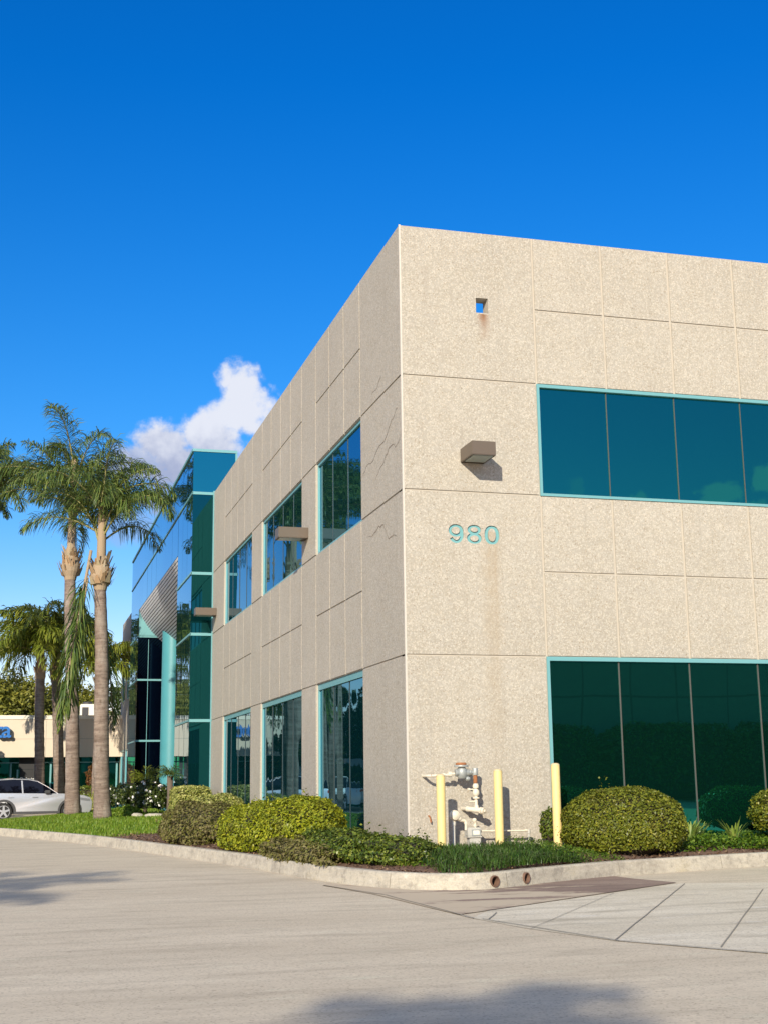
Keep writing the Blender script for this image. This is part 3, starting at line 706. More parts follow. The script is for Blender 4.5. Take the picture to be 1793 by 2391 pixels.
# smooth arris strip at the corner
cs = MB(); cs.box(-.004, .026, -.004, .026, -.3, H-.002); cs.build('corner_trim', M['corner'], bld)
# left wall
holesL = []; rectsL = []
for (a, b, n) in LW:
    holesL += [(a, b, Z2, Z3), (a, b, .12, Z1)]
    X = [a+(b-a)*k/n for k in range(n+1)]
    for i in range(n):
        for za, zb in ((Z1, Z15), (Z15, Z2), (Z3, Z35), (Z35, H)): rectsL.append((X[i], X[i+1], za, zb))
for a, b in ((.0, 2.72), (6.52, 7.97), (12.92, 14.41), (19.25, YE)):
    for za, zb in ((-.3, Z1), (Z1, Z2), (Z2, Z3), (Z3, H)): rectsL.append((a, b, za, zb))
slab(holesL, .25, YE, -.3, H-.006, 'L').build('wall', M['joint'], bld)
cb = MB(); cb.box(.021, .249, .251, .252, -.3, H-.007)
# close the little gap of slab at the corner on the left side
lw2 = MB(); lw2.box(.02, .2, .03, .2495, -.3, H-.008); lw2.build('wall', M['joint'], bld)
panels('L', rectsL).build('wall_panel', M['agg'], bld)
rf = MB(); rf.box(.251, 25.9, .251, 21.6, 8.6, 8.8); rf.box(.251, 25.9, 21.3, 21.6, 8.8, H-.3); rf.box(25.6, 25.9, .26, 21.2, -.3, H-.01); rf.build('roof', M['roof'], bld)
# cracks on the corner pier (left face)
M['crack'] = plain('crack_filler', (.20, .165, .125), .95)
def crack(pts, w=.0065, nm='crack'):
    c = MB(); pts = [Vector((0, y, z)) for y, z in pts]; rnd = random.Random(len(pts)*7)
    fine = []
    for p, q in zip(pts, pts[1:]):
        k = max(2, int((q-p).length/.09))
        for i in range(k): fine.append(p.lerp(q, i/k)+Vector((0, 0, rnd.uniform(-.03, .03))))
    fine.append(pts[-1])
    for i, (p, q) in enumerate(zip(fine, fine[1:])):
        t = i/len(fine); ww = w*(.35+1.0*math.sin(math.pi*(t*.9+.05)))*rnd.uniform(.6, 1.2)
        c.box(0, 1, 0, 1, 0, 1) if False else c.quad((-.0035, p.y, p.z-ww), (-.0035, q.y, q.z-ww), (-.0035, q.y, q.z+ww), (-.0035, p.y, p.z+ww))
    c.build(nm, M['crack'], bld, fix=False)
crack([(2.62, 6.78), (2.1, 6.92), (1.9, 6.86), (1.5, 7.02), (1.1, 7.05), (.7, 7.25), (.25, 7.42)])
crack([(1.7, 6.52), (1.2, 6.68), (.8, 6.84), (.55, 6.86), (.4, 6.76), (.2, 6.82), (.06, 6.92)])
crack([(2.2, 5.58), (1.9, 5.52), (1.6, 5.62), (1.2, 5.58), (.9, 5.28), (.6, 5.32), (.4, 5.24)], .008)
crack([(1.9, 8.14), (1.6, 8.13), (1.2, 8.27)], .006)
crack([(7.9, 5.75), (7.6, 5.2), (7.45, 4.7), (7.35, 4.3)], .003)

# windows ----------------------------------------------------------
FD = .055  # glass depth behind the face
def window(face, a0, a1, z0, z1, cuts, glass, parent=bld, fw=.055, fwt=None, mull='seal', mw=.016, off=0.0, dep=FD, frame_mat=None):
    fwt = fwt or fw; P = (lambda m, a, b, d0, d1, c, d: m.box(a, b, d0, d1, c, d)) if face == 'R' else (lambda m, a, b, d0, d1, c, d: m.box(d0, d1, a, b, c, d))
    f = MB(); d0, d1 = off-.006, off+.12
    P(f, a0-.002, a1+.002, d0, d1, z1-fwt, z1+.002); P(f, a0-.002, a1+.002, d0, d1, z0-.002, z0+fw)
    P(f, a0-.002, a0+fw, d0, d1, z0+fw, z1-fwt); P(f, a1-fw, a1+.002, d0, d1, z0+fw, z1-fwt)
    fr = f.build('window', frame_mat or M['teal'], parent)
    xs = [a0+fw]+list(cuts)+[a1-fw]; q = MB(); rnd = random.Random(int(a0*37+z0*11))
    for i in range(len(xs)-1):
        j0, j1 = rnd.uniform(-.004, .004), rnd.uniform(-.004, .004)
        A = (xs[i], xs[i+1]); D = off+dep
        pts = [(A[0], D+j0, z0+fw), (A[1], D+j1, z0+fw), (A[1], D+j1*.5, z1-fwt), (A[0], D+j0*.6, z1-fwt)]
        if face == 'L': pts = [(b, a, c) for a, b, c in pts]
        q.quad(*pts)
    q.build('pane', glass, fr, fix=False)
    for c in cuts:
        b = MB(); P(b, c-mw/2, c+mw/2, off+dep-.012, off+dep+.02, z0+fw, z1-fwt); b.build('mullion', M[mull], fr)
    return fr
for (a0, a1, z0, z1, X, kd) in winsR:
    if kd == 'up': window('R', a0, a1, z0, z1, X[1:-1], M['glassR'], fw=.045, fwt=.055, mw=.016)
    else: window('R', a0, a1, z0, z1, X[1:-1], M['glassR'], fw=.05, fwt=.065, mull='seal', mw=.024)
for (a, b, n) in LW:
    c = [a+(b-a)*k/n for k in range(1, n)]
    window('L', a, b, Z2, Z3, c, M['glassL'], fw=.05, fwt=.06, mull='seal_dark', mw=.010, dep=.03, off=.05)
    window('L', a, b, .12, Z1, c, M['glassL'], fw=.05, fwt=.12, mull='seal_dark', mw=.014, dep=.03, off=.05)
# glass entrance block ---------------------------------------------
ent = bld
XB, YB0, YB1, HB = -.68, 21.75, 44.5, 11.98
fin = MB(); fin.box(-.03, .3, YE-.004, YE+.09, -.3, H+.03); fin.build('trim_fin', M['teal'], bld)
def gl_sheet(pts_list, mat, name='glazing'):
    q = MB()
    for p in pts_list: q.quad(*p)
    return q.build(name, mat, bld, fix=False)
zs = [0.0, Z1, 5.96, 7.93, 10.58, HB]
# side face, split pane by pane
for k, (c, d) in enumerate(zip(zs, zs[1:])):
    gl_sheet([[(XB, YB0, c), ((.0 if d < H+.1 else .72), YB0, c), ((.0 if d < H+.1 else .72), YB0, d), (XB, YB0, d)]], M['glassS'] if d > H+.1 else M['glassE'])
# front plane
ya = [21.75, 23.0, 24.3, 25.6]; yb = [40.5, 42.5, 44.5]; ym = [25.6+14.9*k/8 for k in range(9)]
rnd = random.Random(4)
for Y, zz in ((ya, zs), (yb, zs), (ym, [9.15, 10.58, HB])):
    for k, (c, d) in enumerate(zip(zz, zz[1:])):
        pl = []
        for a, b in zip(Y, Y[1:]):
            j = rnd.uniform(-.003, .003); pl.append([(XB+j, a, c), (XB-j, b, c), (XB-j, b, d), (XB+j, a, d)])
        gl_sheet(pl, M['glassE'])
fb = MB()
for z in zs[1:-1]:
    w = .045
    fb.box(XB-.02, (.0 if z < 10.3 else .04), YB0-.03, YB0-.0, z-w, z+w)
    fb.box(XB-.03, XB-.0, YB0-.03, 25.6, z-w*.7, z+w*.7); fb.box(XB-.03, XB, 40.5, YB1, z-w*.7, z+w*.7)
fb.box(XB-.03, XB, 25.6, 40.5, 10.55, 10.61)
fb.build('glazing_bar', M['teal'], bld)
cp = MB(); cp.box(XB-.04, .76, YB0-.04, YB1+.04, HB, HB+.09); cp.box(.70, .76, YB0-.035, YB0+.02, H+.2, HB-.002)
cp.box(XB-.035, XB+.0, YB0-.035, YB0+.0, 0, HB-.002) if False else None
cp.build('parapet_cap', M['teal'], bld)
bk = MB(); bk.box(.60, .70, YB0+.1, YB1-.1, 8.8, HB-.01); bk.box(XB+.15, .58, YB1-.1, YB1-.0, 0, HB-.005); bk.build('parapet_wall', M['roof'], bld)
# recess: far jamb, near jamb, back, slatted curved soffit, column
sof = [(-.68, 9.15), (-.60, 8.95), (-.51, 8.75), (-.29, 8.42), (-.07, 8.14), (.18, 7.90), (.5, 7.62), (.85, 7.32), (1.3, 7.05), (2.6, 6.85)]
def dense(pl, step):
    out = []; acc = [0]
    for a, b in zip(pl, pl[1:]): acc.append(acc[-1]+math.dist(a, b))
    n = int(acc[-1]/step)
    for i in range(n+1):
        s = acc[-1]*i/n; k = max(j for j in range(len(acc)) if acc[j] <= s+1e-9); k = min(k, len(pl)-2); t = (s-acc[k])/(acc[k+1]-acc[k])
        out.append((pl[k][0]*(1-t)+pl[k+1][0]*t, pl[k][1]*(1-t)+pl[k+1][1]*t))
    return out
sl_ = MB(); ds = dense(sof, .115)
for a, b in zip(ds, ds[1:]):
    ax, az_, bx, bz = *a, *b; gx, gz = (bx-ax)*.16, (bz-az_)*.16; nx, nz_ = -(bz-az_), (bx-ax); L_ = math.hypot(nx, nz_); nx, nz_ = nx/L_*.03, nz_/L_*.03
    sl_.prism([(ax+gx, az_+gz), (bx-gx, bz-gz), (bx-gx+nx, bz-gz+nz_), (ax+gx+nx, az_+gz+nz_)], 25.62, 40.48)
sl_.build('slatted_soffit', M['slat'], bld)
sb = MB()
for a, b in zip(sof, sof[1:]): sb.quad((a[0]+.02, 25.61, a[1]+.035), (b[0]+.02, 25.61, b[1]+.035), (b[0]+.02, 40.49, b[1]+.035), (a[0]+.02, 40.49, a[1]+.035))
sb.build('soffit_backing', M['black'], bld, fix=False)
tj = MB(); tj.prism([(-.66, 7.93)]+[(x, z-.012) for x, z in sof[:6]][::-1][1:][::-1][0:0]+[(x, z) for x, z in sof[:6]][::-1] if False else [(-.66, 7.95), (.14, 7.95), (-.07, 8.14), (-.29, 8.42), (-.51, 8.75), (-.66, 9.10)], 40.44, 40.52); tj.build('jamb_panel', M['teal'], bld)
for (c, d) in ((0, Z1), (Z1, 5.96), (5.96, 7.93)):
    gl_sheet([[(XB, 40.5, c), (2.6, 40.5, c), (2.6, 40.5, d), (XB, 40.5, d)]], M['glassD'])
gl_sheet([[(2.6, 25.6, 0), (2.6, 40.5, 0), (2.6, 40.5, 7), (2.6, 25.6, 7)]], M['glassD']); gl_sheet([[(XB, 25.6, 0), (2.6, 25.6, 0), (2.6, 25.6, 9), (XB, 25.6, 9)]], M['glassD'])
jb = MB()
for z in (Z1, 5.96, 7.93): jb.box(XB, 2.55, 40.44, 40.497, z-.04, z+.04)
jb.box(-.22, -.2, 40.46, 40.497, 0, 7.8)
jb.build('glazing_bar', M['teal'], bld)
cl = MB(); CX, CY, CR = .62, 38.0, .47; n = 32
for j in range(n):
    th = 2*PI*j/n; x, y = CX+CR*math.cos(th), CY+CR*math.sin(th)
    zt = np.interp(x, [p[0] for p in sof], [p[1] for p in sof])
    cl.v += [(x, y, -.1), (x, y, float(zt))]
for j in range(n):
    k = (j+1) % n; cl.f.append((2*j, 2*k, 2*k+1, 2*j+1)); cl.mi.append(0)
cl.build('column', M['teal_col'], bld, smooth=2)
# right-hand continuation: the far wing of the same building
wl = []; wr = []
FW_ = [(46.2, 49.8, 3), (51.2, 54.4, 3), (55.6, 57.6, 2)]
for (a, b, n) in FW_:
    wl += [(a, b, Z2, Z3), (a, b, .12, Z1)]
    X = [a+(b-a)*k/n for k in range(n+1)]
    for i in range(n):
        for za, zb in ((Z1, Z15), (Z15, Z2), (Z3, Z35), (Z35, H)): wr.append((X[i], X[i+1], za, zb))
for a, b in ((YB1+.1, 46.2), (49.8, 51.2), (54.4, 55.6), (57.6, 58.6)):
    for za, zb in ((-.3, Z1), (Z1, Z2), (Z2, Z3), (Z3, H)): wr.append((a, b, za, zb))
slab(wl, YB1+.1, 58.6, -.3, H-.006, 'L').build('wall', M['joint'], bld); panels('L', wr).build('wall_panel', M['agg'], bld)
for (a, b, n) in FW_:
    c = [a+(b-a)*k/n for k in range(1, n)]
    window('L', a, b, Z2, Z3, c, M['glassL'], fw=.06, mull='seal_dark', mw=.012, dep=.04); window('L', a, b, .12, Z1, c, M['glassL'], fw=.07, mull='seal_dark', mw=.02, dep=.04)
sb = MB(); sb.box(.26, 9, 44.7, 58.6, 8.7, 8.8); sb.box(.26, 25.9, 21.9, 44.6, 8.65, 8.78); sb.build('roof', M['roof'], bld)

# wall lamps ---------------------------------------------------------
def wall_lamp(face, a, z, w, h, p, label):
    loc = (a, 0, z) if face == 'R' else (0, a, z)
    e = empty('wall_lamp', loc, label, 'wall lamp', 'box lamps on the office walls', 0 if face == 'R' else -PI/2)
    b = MB()  # local: wall plane y=0, box sticks out to -y, x along the wall
    t = .012
    b.box(0, w, -p, -.004, t, h)
    b.box(0, w, -p, -p+t, 0, t-.0005); b.box(0, w, -.02, -.004, 0, t-.0005); b.box(0, t, -p+t, -.02, 0, t-.0005); b.box(w-t, w, -p+t, -.02, 0, t-.0005)
    b.build('housing', M['lamp'], e, bevel=.003)
    l = MB(); l.box(.035, w-.035, -p+.04, -.12, -.006, .0105); l.build('lens', M['lens'], e)
    return e
wall_lamp('R', 1.01, 6.455, .41, .235, .60, 'bronze box lamp on the corner pier above the number 980')
wall_lamp('L', 7.66, 6.455, .41, .235, .66, 'bronze box lamp between the two nearest upper windows of the left wall')
wall_lamp('L', 21.15, 6.455, .41, .235, .66, 'bronze box lamp beside the teal glass entrance block')

# ================================================================== bollards and gas meter
def bollard(x, y, zt, label):
    z0 = ground_at(x, y)-.02
    e = empty('bollard', (x, y, z0), label, 'bollard', 'yellow bollards guarding the gas meter')
    b = MB(); h = zt-z0; b.lathe((0, 0, 0), [(.068, 0), (.068, h-.035)], 28); b.build('post', M['yellow'], e, smooth=True)
    c = MB(); c.lathe((0, 0, 0), [(.070, h-.036), (.070, h-.03), (.058, h-.012), (.035, h-.002), (.004, h)], 28); c.build('domed_cap', plain('faded_yellow', (.55, .46, .26), .6, var=.2, scale=20), e, smooth=True)
bollard(.27, -.85, 1.34, 'leftmost yellow bollard, standing in front of the gas regulator pipe')
bollard(1.28, -.62, 1.41, 'middle yellow bollard in front of the thin horizontal gas pipe')
bollard(2.17, -.8, 1.49, 'tallest yellow bollard, beside the round olive shrub and window frame')

gm = empty('gas_meter', (0.9, -.3, .2), 'cream and grey gas meter with valves and pipes against the corner wall', 'gas meter')
def gpart(name, mat, fn, bevel=0, smooth=True, label=None):
    m = MB(); fn(m); m.v = [(x-.9, y+.3, z-.2) for x, y, z in m.v]; o = m.build(name, mat, gm, smooth=smooth, bevel=bevel)
    if label: o['label'] = label
    return o
def regulator(m):
    m.lathe((.80, -.3, 1.36), [(.055, -.09), (.075, -.06), (.088, 0), (.08, .05), (.055, .085)], 20)
    m.lathe((.80, -.3, 1.36), [(.05, -.11), (.06, -.1), (.06, .1), (.05, .12)], 18, 'x')
gpart('regulator_body', M['metal'], regulator)
gpart('regulator_cap', M['metal'], lambda m: (m.lathe((.79, -.3, 1.45), [(.115, 0), (.118, .012), (.115, .024), (.075, .03)], 24)))
gpart('rusty_cap', M['rust'], lambda m: m.lathe((.79, -.3, 1.481), [(.085, 0), (.085, .02), (.07, .035)], 20))
gpart('supply_pipe', M['creampipe'], lambda m: (m.tube([(.30, -.3, 1.315), (.55, -.3, 1.325), (.68, -.3, 1.345)], .022, 12), m.lathe((.60, -.3, 1.335), [(.04, -.03), (.045, 0), (.04, .03)], 8, 'x'), m.lathe((.50, -.3, 1.325), [(.033, -.02), (.033, .02)], 8, 'x'), m.tube([(.30, -.3, 1.315), (.27, -.28, 1.315), (.255, -.2, 1.315), (.255, 0, 1.315)], .022, 12)))
gpart('fitting', M['metal'], lambda m: (m.lathe((.93, -.3, 1.36), [(.035, -.02), (.045, 0), (.035, .03)], 8, 'x'), m.tube([(.93, -.3, 1.36), (1.0, -.3, 1.36)], .028, 12), m.lathe((1.02, -.3, 1.38), [(.042, -.06), (.045, -.05), (.045, .04), (.04, .05)], 16), m.lathe((.885, -.335, 1.265), [(.03, -.03), (.04, 0), (.028, .03)], 10, 'x')))
gpart('rusty_nipple', M['rust'], lambda m: m.lathe((1.02, -.3, 1.25), [(.032, -.05), (.032, .07)], 14))
def down(m):
    m.lathe((1.025, -.3, 0), [(.026, .84), (.026, 1.12), (.045, 1.121), (.048, 1.14), (.048, 1.16), (.035, 1.19)], 16)
    m.lathe((1.025, -.3, 0), [(.035, 1.0), (.052, 1.02), (.056, 1.05), (.050, 1.08), (.035, 1.1)], 16)
    m.lathe((1.025, -.3, 0), [(.05, .955), (.055, .96), (.055, .975), (.048, .982)], 8)
    m.tube([(1.02, -.3, 1.10), (.91, -.31, 1.10)], .012, 8); m.lathe((.905, -.31, 1.10), [(.022, -.02), (.022, .02)], 8, 'x')
    m.tube([(1.02, -.3, .915), (.90, -.31, .915)], .014, 8)
gpart('valve_pipe', M['creampipe'], down)
def strainer(m):
    a = Vector((.915, -.20, .80)); b = Vector((1.10, -.42, .77)); m.tube([a, b], .04, 16)
    d = (b-a).normalized(); m.tube([b-d*.06, b-d*.03], .056, 8); m.tube([b-d*.02, b+d*.012], .052, 16); m.tube([b+d*.012, b+d*.04], .022, 6)
    m.tube([a-d*.01, a+d*.02], .045, 16)
    m.tube([(.915, -.20, .80), (.90, -.05, .80), (.90, .0, .80)], .03, 12); m.tube([(1.025, -.3, .85), (1.03, -.33, .78)], .035, 12)
gpart('angle_strainer', M['creampipe'], strainer)
gpart('service_pipe', M['pipe'], lambda m: (m.tube([(.645, -.3, .1), (.65, -.3, .60)], .022, 14), m.lathe((.65, -.3, .585), [(.032, -.03), (.034, .02), (.026, .03)], 10)))
def reg2(m):
    m.lathe((.655, -.33, .71), [(.02, -.075), (.07, -.05), (.082, -.01), (.082, .012), (.06, .05), (.03, .075)], 20, 'y')
    m.lathe((.70, -.33, .66), [(.035, -.04), (.038, .04)], 12, 'x'); m.tube([(.655, -.33, .68), (.65, -.3, .6)], .025, 12)
    m.tube([(.70, -.33, .655), (.74, -.32, .625), (.84, -.3, .625)], .017, 10); m.lathe((.80, -.3, .625), [(.024, -.02), (.024, .02)], 8, 'x')
    m.tube([(.84, -.3, .63), (.845, -.3, .57), (.845, -.3, .48)], .02, 12); m.lathe((.845, -.3, .595), [(.028, -.018), (.028, .018)], 8)
gpart('small_regulator', M['creampipe'], reg2)
gpart('meter_case', M['pipe'], lambda m: (m.box(.845, 1.06, -.40, -.22, .385, .52), m.box(.875, 1.06, -.39, -.23, .16, .372)), bevel=.012)
gpart('meter_rim', M['pipe'], lambda m: m.box(.835, 1.07, -.41, -.215, .37, .388), bevel=.003)
gpart('meter_dial', M['dial'], lambda m: m.box(.925, 1.03, -.415, -.401, .41, .475), bevel=.004)
gpart('dial_frame', M['metal'], lambda m: (m.box(.905, 1.05, -.4095, -.399, .475, .492), m.box(.905, 1.05, -.4095, -.399, .393, .41), m.box(.905, .925, -.4095, -.399, .41, .475), m.box(1.03, 1.05, -.4095, -.399, .41, .475)))
gpart('test_cock', M['creampipe'], lambda m: (m.tube([(1.0, -.3, .52), (1.0, -.3, .60)], .015, 10), m.lathe((.995, -.3, .55), [(.026, -.015), (.026, .015)], 8), m.lathe((.99, -.3, .63), [(.02, -.03), (.034, -.01), (.034, .012), (.02, .03)], 12)))
def hline(m):
    m.tube([(1.06, -.3, .462), (1.88, -.3, .452)], .014, 10)
    for x in (1.09, 1.27, 1.84): m.lathe((x, -.3, .458), [(.02, -.02), (.02, .02)], 10, 'x')
gpart('outlet_pipe', M['creampipe'], hline)
gpart('outlet_riser', M['pipe'], lambda m: (m.tube([(1.89, -.3, .465), (1.895, -.3, .1)], .017, 10), m.lathe((1.89, -.3, .44), [(.026, -.03), (.028, .0), (.026, .03)], 12)))
gpart('wall_stub', M['rust'], lambda m: m.tube([(.335, .0, .70), (.335, -.05, .70), (.345, -.07, .64), (.35, -.07, .60)], .012, 8))

# ================================================================== shrubs
def shrub(name, label, cat, c, r, n, leaf, mat, p=2.0, group=None, bumps=.08, seed=1, zbot=None, sprigs=0, shells=.14, rz=0):
    rng = np.random.default_rng(seed)
    e = empty(name, (c[0], c[1], zbot if zbot is not None else ground_at(c[0], c[1])-.02), label, cat, group)
    z0 = e.location.z
    n2 = int(n*1.5); d = unit(rng.normal(0, 1, (n2, 3))); d = d[d[:, 2] > -.55]
    ph = rng.uniform(0, 6, 6)
    def rad(d):
        q = (np.abs(d[:, 0])**p+np.abs(d[:, 1])**p+np.abs(d[:, 2])**p)**(-1/p)
        b = bumps*(np.sin(d[:, 0]*5+ph[0])*np.sin(d[:, 1]*5+ph[1])+.6*np.sin(d[:, 2]*9+ph[2]+d[:, 0]*7)+.5*np.sin(d[:, 0]*13+ph[3])*np.sin(d[:, 2]*12+ph[4]))
        return q*(1+b)
    q = rad(d); S = np.array([r[0], r[1], r[2]])
    depth = 1-shells*rng.power(.6, (len(d), 1))*rng.uniform(0, 1, (len(d), 1))
    P = d*q[:, None]*S*depth; P[:, 2] += c[2]-z0
    P += rng.normal(0, leaf*.25, P.shape)
    nr = unit(d/S)
    k = P[:, 2] > .01; P, nr = P[k], nr[k]
    if rz: cz, sz = math.cos(rz), math.sin(rz); Rm = np.array([[cz, sz, 0], [-sz, cz, 0], [0, 0, 1]]); P = P@Rm; nr = nr@Rm
    if sprigs:
        add = []; an = []
        for i in range(sprigs):
            j = rng.integers(len(P)); q0 = P[j]; dr_ = unit(nr[j]*.5+np.array([0, 0, .9])+rng.normal(0, .25, 3)); L_ = rng.uniform(.08, .26)
            for k2 in range(9): add.append(q0+dr_*L_*k2/8+rng.normal(0, leaf*.35, 3)); an.append(dr_)
        P = np.concatenate([P, np.array(add)]); nr = np.concatenate([nr, np.array(an)])
    V, F = leaves_vf(P, nr+np.array([0, 0, .25]), leaf, leaf*.6, rng, 1.15)
    np_mesh('foliage', V, F, mat, e)
    # solid dark core: closes the foliage, its dark colour stands for inner shade
    bm = bmesh.new(); bmesh.ops.create_icosphere(bm, subdivisions=3, radius=1)
    for v in bm.verts:
        dd = np.array([list(v.co.normalized())]); qq = rad(dd)[0]; w = dd[0]*qq*S*(1-shells*1.15); w[2] += c[2]-z0
        w[2] = max(w[2], -.02)
        if rz: w = w@Rm
        v.co = w
    me = bpy.data.meshes.new('dark_core'); bm.to_mesh(me); bm.free(); me.materials.append(M['core'])
    o = bpy.data.objects.new('dark_core', me); COL.objects.link(o); o.parent = e
    return e
GH = 'clipped shrubs along the office walls'
shrub('round_shrub', 'large rounded olive-green shrub in front of the lower right dark window', 'shrub', (3.06, -1.3, .52), (.93, .80, .58), 17000, .046, M['lf_round'], 2.3, GH, .035, 1, sprigs=10)
shrub('small_shrub', 'small dark green bush behind the tallest yellow bollard', 'shrub', (2.32, -.32, .5), (.22, .24, .3), 1400, .05, M['lf_dark'], 2, GH, .08, 2)
shrub('round_shrub', 'clipped green shrub cut off by the right edge of the photo', 'shrub', (6.35, -.85, .66), (.72, .55, .42), 6500, .055, M['lf_round'], 2.4, GH, .05, 3)
shrub('low_hedge', 'low glossy dark green hedge at the corner left of the bollards', 'hedge', (-.78, -1.55, .20), (.62, 1.35, .26), 6500, .06, M['lf_dark'], 2.3, GH, .12, 4, sprigs=22)
shrub('low_hedge', 'low dark green leafy hedge wrapping below the nearest dark window', 'hedge', (-1.15, -.4, .26), (.55, 1.5, .26), 7500, .06, M['lf_dark'], 2.3, GH, .12, 14, sprigs=26)
shrub('gold_shrub', 'bright yellow-green domed shrub nearest the building corner', 'shrub', (-1.28, 1.9, .45), (.66, 1.25, .56), 11000, .06, M['lf_gold'], 2.2, GH, .07, 5, sprigs=16)
shrub('gold_shrub', 'bright yellow-green domed shrub between brown shrub and nearest gold shrub', 'shrub', (-1.75, 3.6, .38), (.62, 1.6, .50), 11000, .06, M['lf_gold'], 2.2, GH, .08, 6, sprigs=16)
shrub('mixed_shrub', 'brown and green leggy lower growth in front of the gold shrubs by the kerb', 'shrub', (-1.6, .9, .14), (.42, 2.6, .25), 9000, .06, M['lf_brown'], 2.5, GH, .12, 7)
shrub('brown_shrub', 'brownish purple spreading shrub beside the lawn', 'shrub', (-2.15, 7.6, .34), (.85, 2.4, .52), 12000, .065, M['lf_brown'], 2.2, GH, .08, 8, sprigs=50)
shrub('pale_hedge', 'pale variegated hedge sloping away behind the brown shrub', 'hedge', (-.55, 16.2, .52), (.55, 2.6, .44), 8000, .08, M['lf_pale'], 2.6, GH, .06, 9)
shrub('pale_hedge', 'square-clipped pale variegated hedge before the glass entrance', 'hedge', (-.78, 20.4, .66), (.52, 1.0, .52), 7500, .085, M['lf_pale'], 7, GH, .02, 10)
shrub('grass_clump', 'soft rounded green clump on the lawn below the white roses', 'shrub', (-2.0, 28, .25), (.5, .6, .28), 2500, .09, M['lf_lawn'], 2, None, .06, 11)
# white roses
def rose(c, r, n, nf, label, seed):
    e = shrub('rose_bush', label, 'rose bush', c, r, n, .09, M['lf_rose'], 2, 'white rose bushes', .25, seed, shells=.5)
    rng = random.Random(seed); z0 = e.location.z
    for i in range(nf):
        while True:
            d = Vector((rng.gauss(0, 1), rng.gauss(0, 1), rng.gauss(0, .9))).normalized()
            if d.y < .5 and d.z > -.6: break
        p = Vector((d.x*r[0], d.y*r[1], d.z*r[2]+c[2]-z0))*rng.uniform(.92, 1.12); s = rng.uniform(.045, .085)
        if p.z < .1: continue
        m = MB()
        for k in range(7):
            a = rng.uniform(0, 2*PI); t = Vector((math.cos(a), math.sin(a), rng.uniform(-.4, .8))).normalized(); u = t.orthogonal().normalized()
            q = p+t*s*.4; w = t.cross(u)
            m.quad(q-u*s*.6-w*s*.2, q+w*s*.6, q+u*s*.6+t*s*.2, q-w*s*.6+t*s*.2)
        m.build('bloom', M['petal'], e, fix=False)
rose((-1.12, 28.6, .80), (.62, .7, .58), 3800, 42, 'taller white rose bush in flower near the teal column', 21)
rose((-2.15, 29.5, .82), (.5, .7, .42), 2400, 24, 'lower white rose bush in flower just right of the near palm trunk', 22)
rose((-.45, 29.5, .70), (.36, .6, .50), 1500, 8, 'shaded rose bush with few white blooms beside the small dark palm', 23)
st = MB()
for i, (x, y, a, b) in enumerate(((-1.25, 26.2, .35, .2), (-.7, 26.0, .4, .22), (-.35, 26.6, .3, .25), (-1.8, 26.6, .2, .15))):
    rk = MB(); rnd = random.Random(i+2)
    bm = bmesh.new(); bmesh.ops.create_icosphere(bm, subdivisions=2, radius=1)
    for v in bm.verts: v.co = Vector((v.co.x*a, v.co.y*b, v.co.z*.10))*(1+rnd.uniform(-.15, .15))
    me = bpy.data.meshes.new('edging_stone'); bm.to_mesh(me); bm.free(); me.materials.append(M['kerb'])
    o = bpy.data.objects.new('edging_stone', me); COL.objects.link(o); o.location = (x, y, ground_at(x, y)+.03)
    tag(o, ['pale edging stone under the tall white rose bush', 'pale edging stone by the foot of the small dark palm', 'pale edging stone next to the square pale hedge', 'small pale edging stone at the lawn end of the rose bed'][i], 'stone', 'edging stones of the rose bed')

# strap-leaved clumps under the right window
def strap_clump(x, y, n, h, label, seed):
    rng = random.Random(seed); z0 = ground_at(x, y)+.05; e = empty('strap_leaf_plant', (x, y, z0), label, 'plant', 'strap-leaved plants under the right window')
    m = MB()
    for i in range(n):
        a = rng.uniform(0, 2*PI); L = h*rng.uniform(.7, 1.25); lean = rng.uniform(.15, .85); w = rng.uniform(.014, .022)
        d = Vector((math.cos(a), math.sin(a)*.8, 0)); s = Vector((-math.sin(a), math.cos(a), 0)); p = Vector((d.x*.04, d.y*.04, 0)); prev = None
        for k in range(6):
            t = k/5; q = p+d*L*lean*(t**1.5)+Vector((0, 0, L*(t-.28*lean*t**3))); ww = w*(1-.2*t if t < .9 else .35)
            cur = (q-s*ww, q+s*ww)
            if prev: m.quad(prev[0], prev[1], cur[1], cur[0])
            prev = cur
    m.build('leaves', M['lf_strap'], e, fix=False)
strap_clump(4.33, -1.0, 34, .36, 'left strap-leaved plant, next to the round olive shrub', 1)
strap_clump(4.62, -.75, 16, .30, 'small strap-leaved plant just behind the left one', 4)
strap_clump(5.22, -.8, 24, .38, 'right strap-leaved plant with a yellowed leaf', 2)

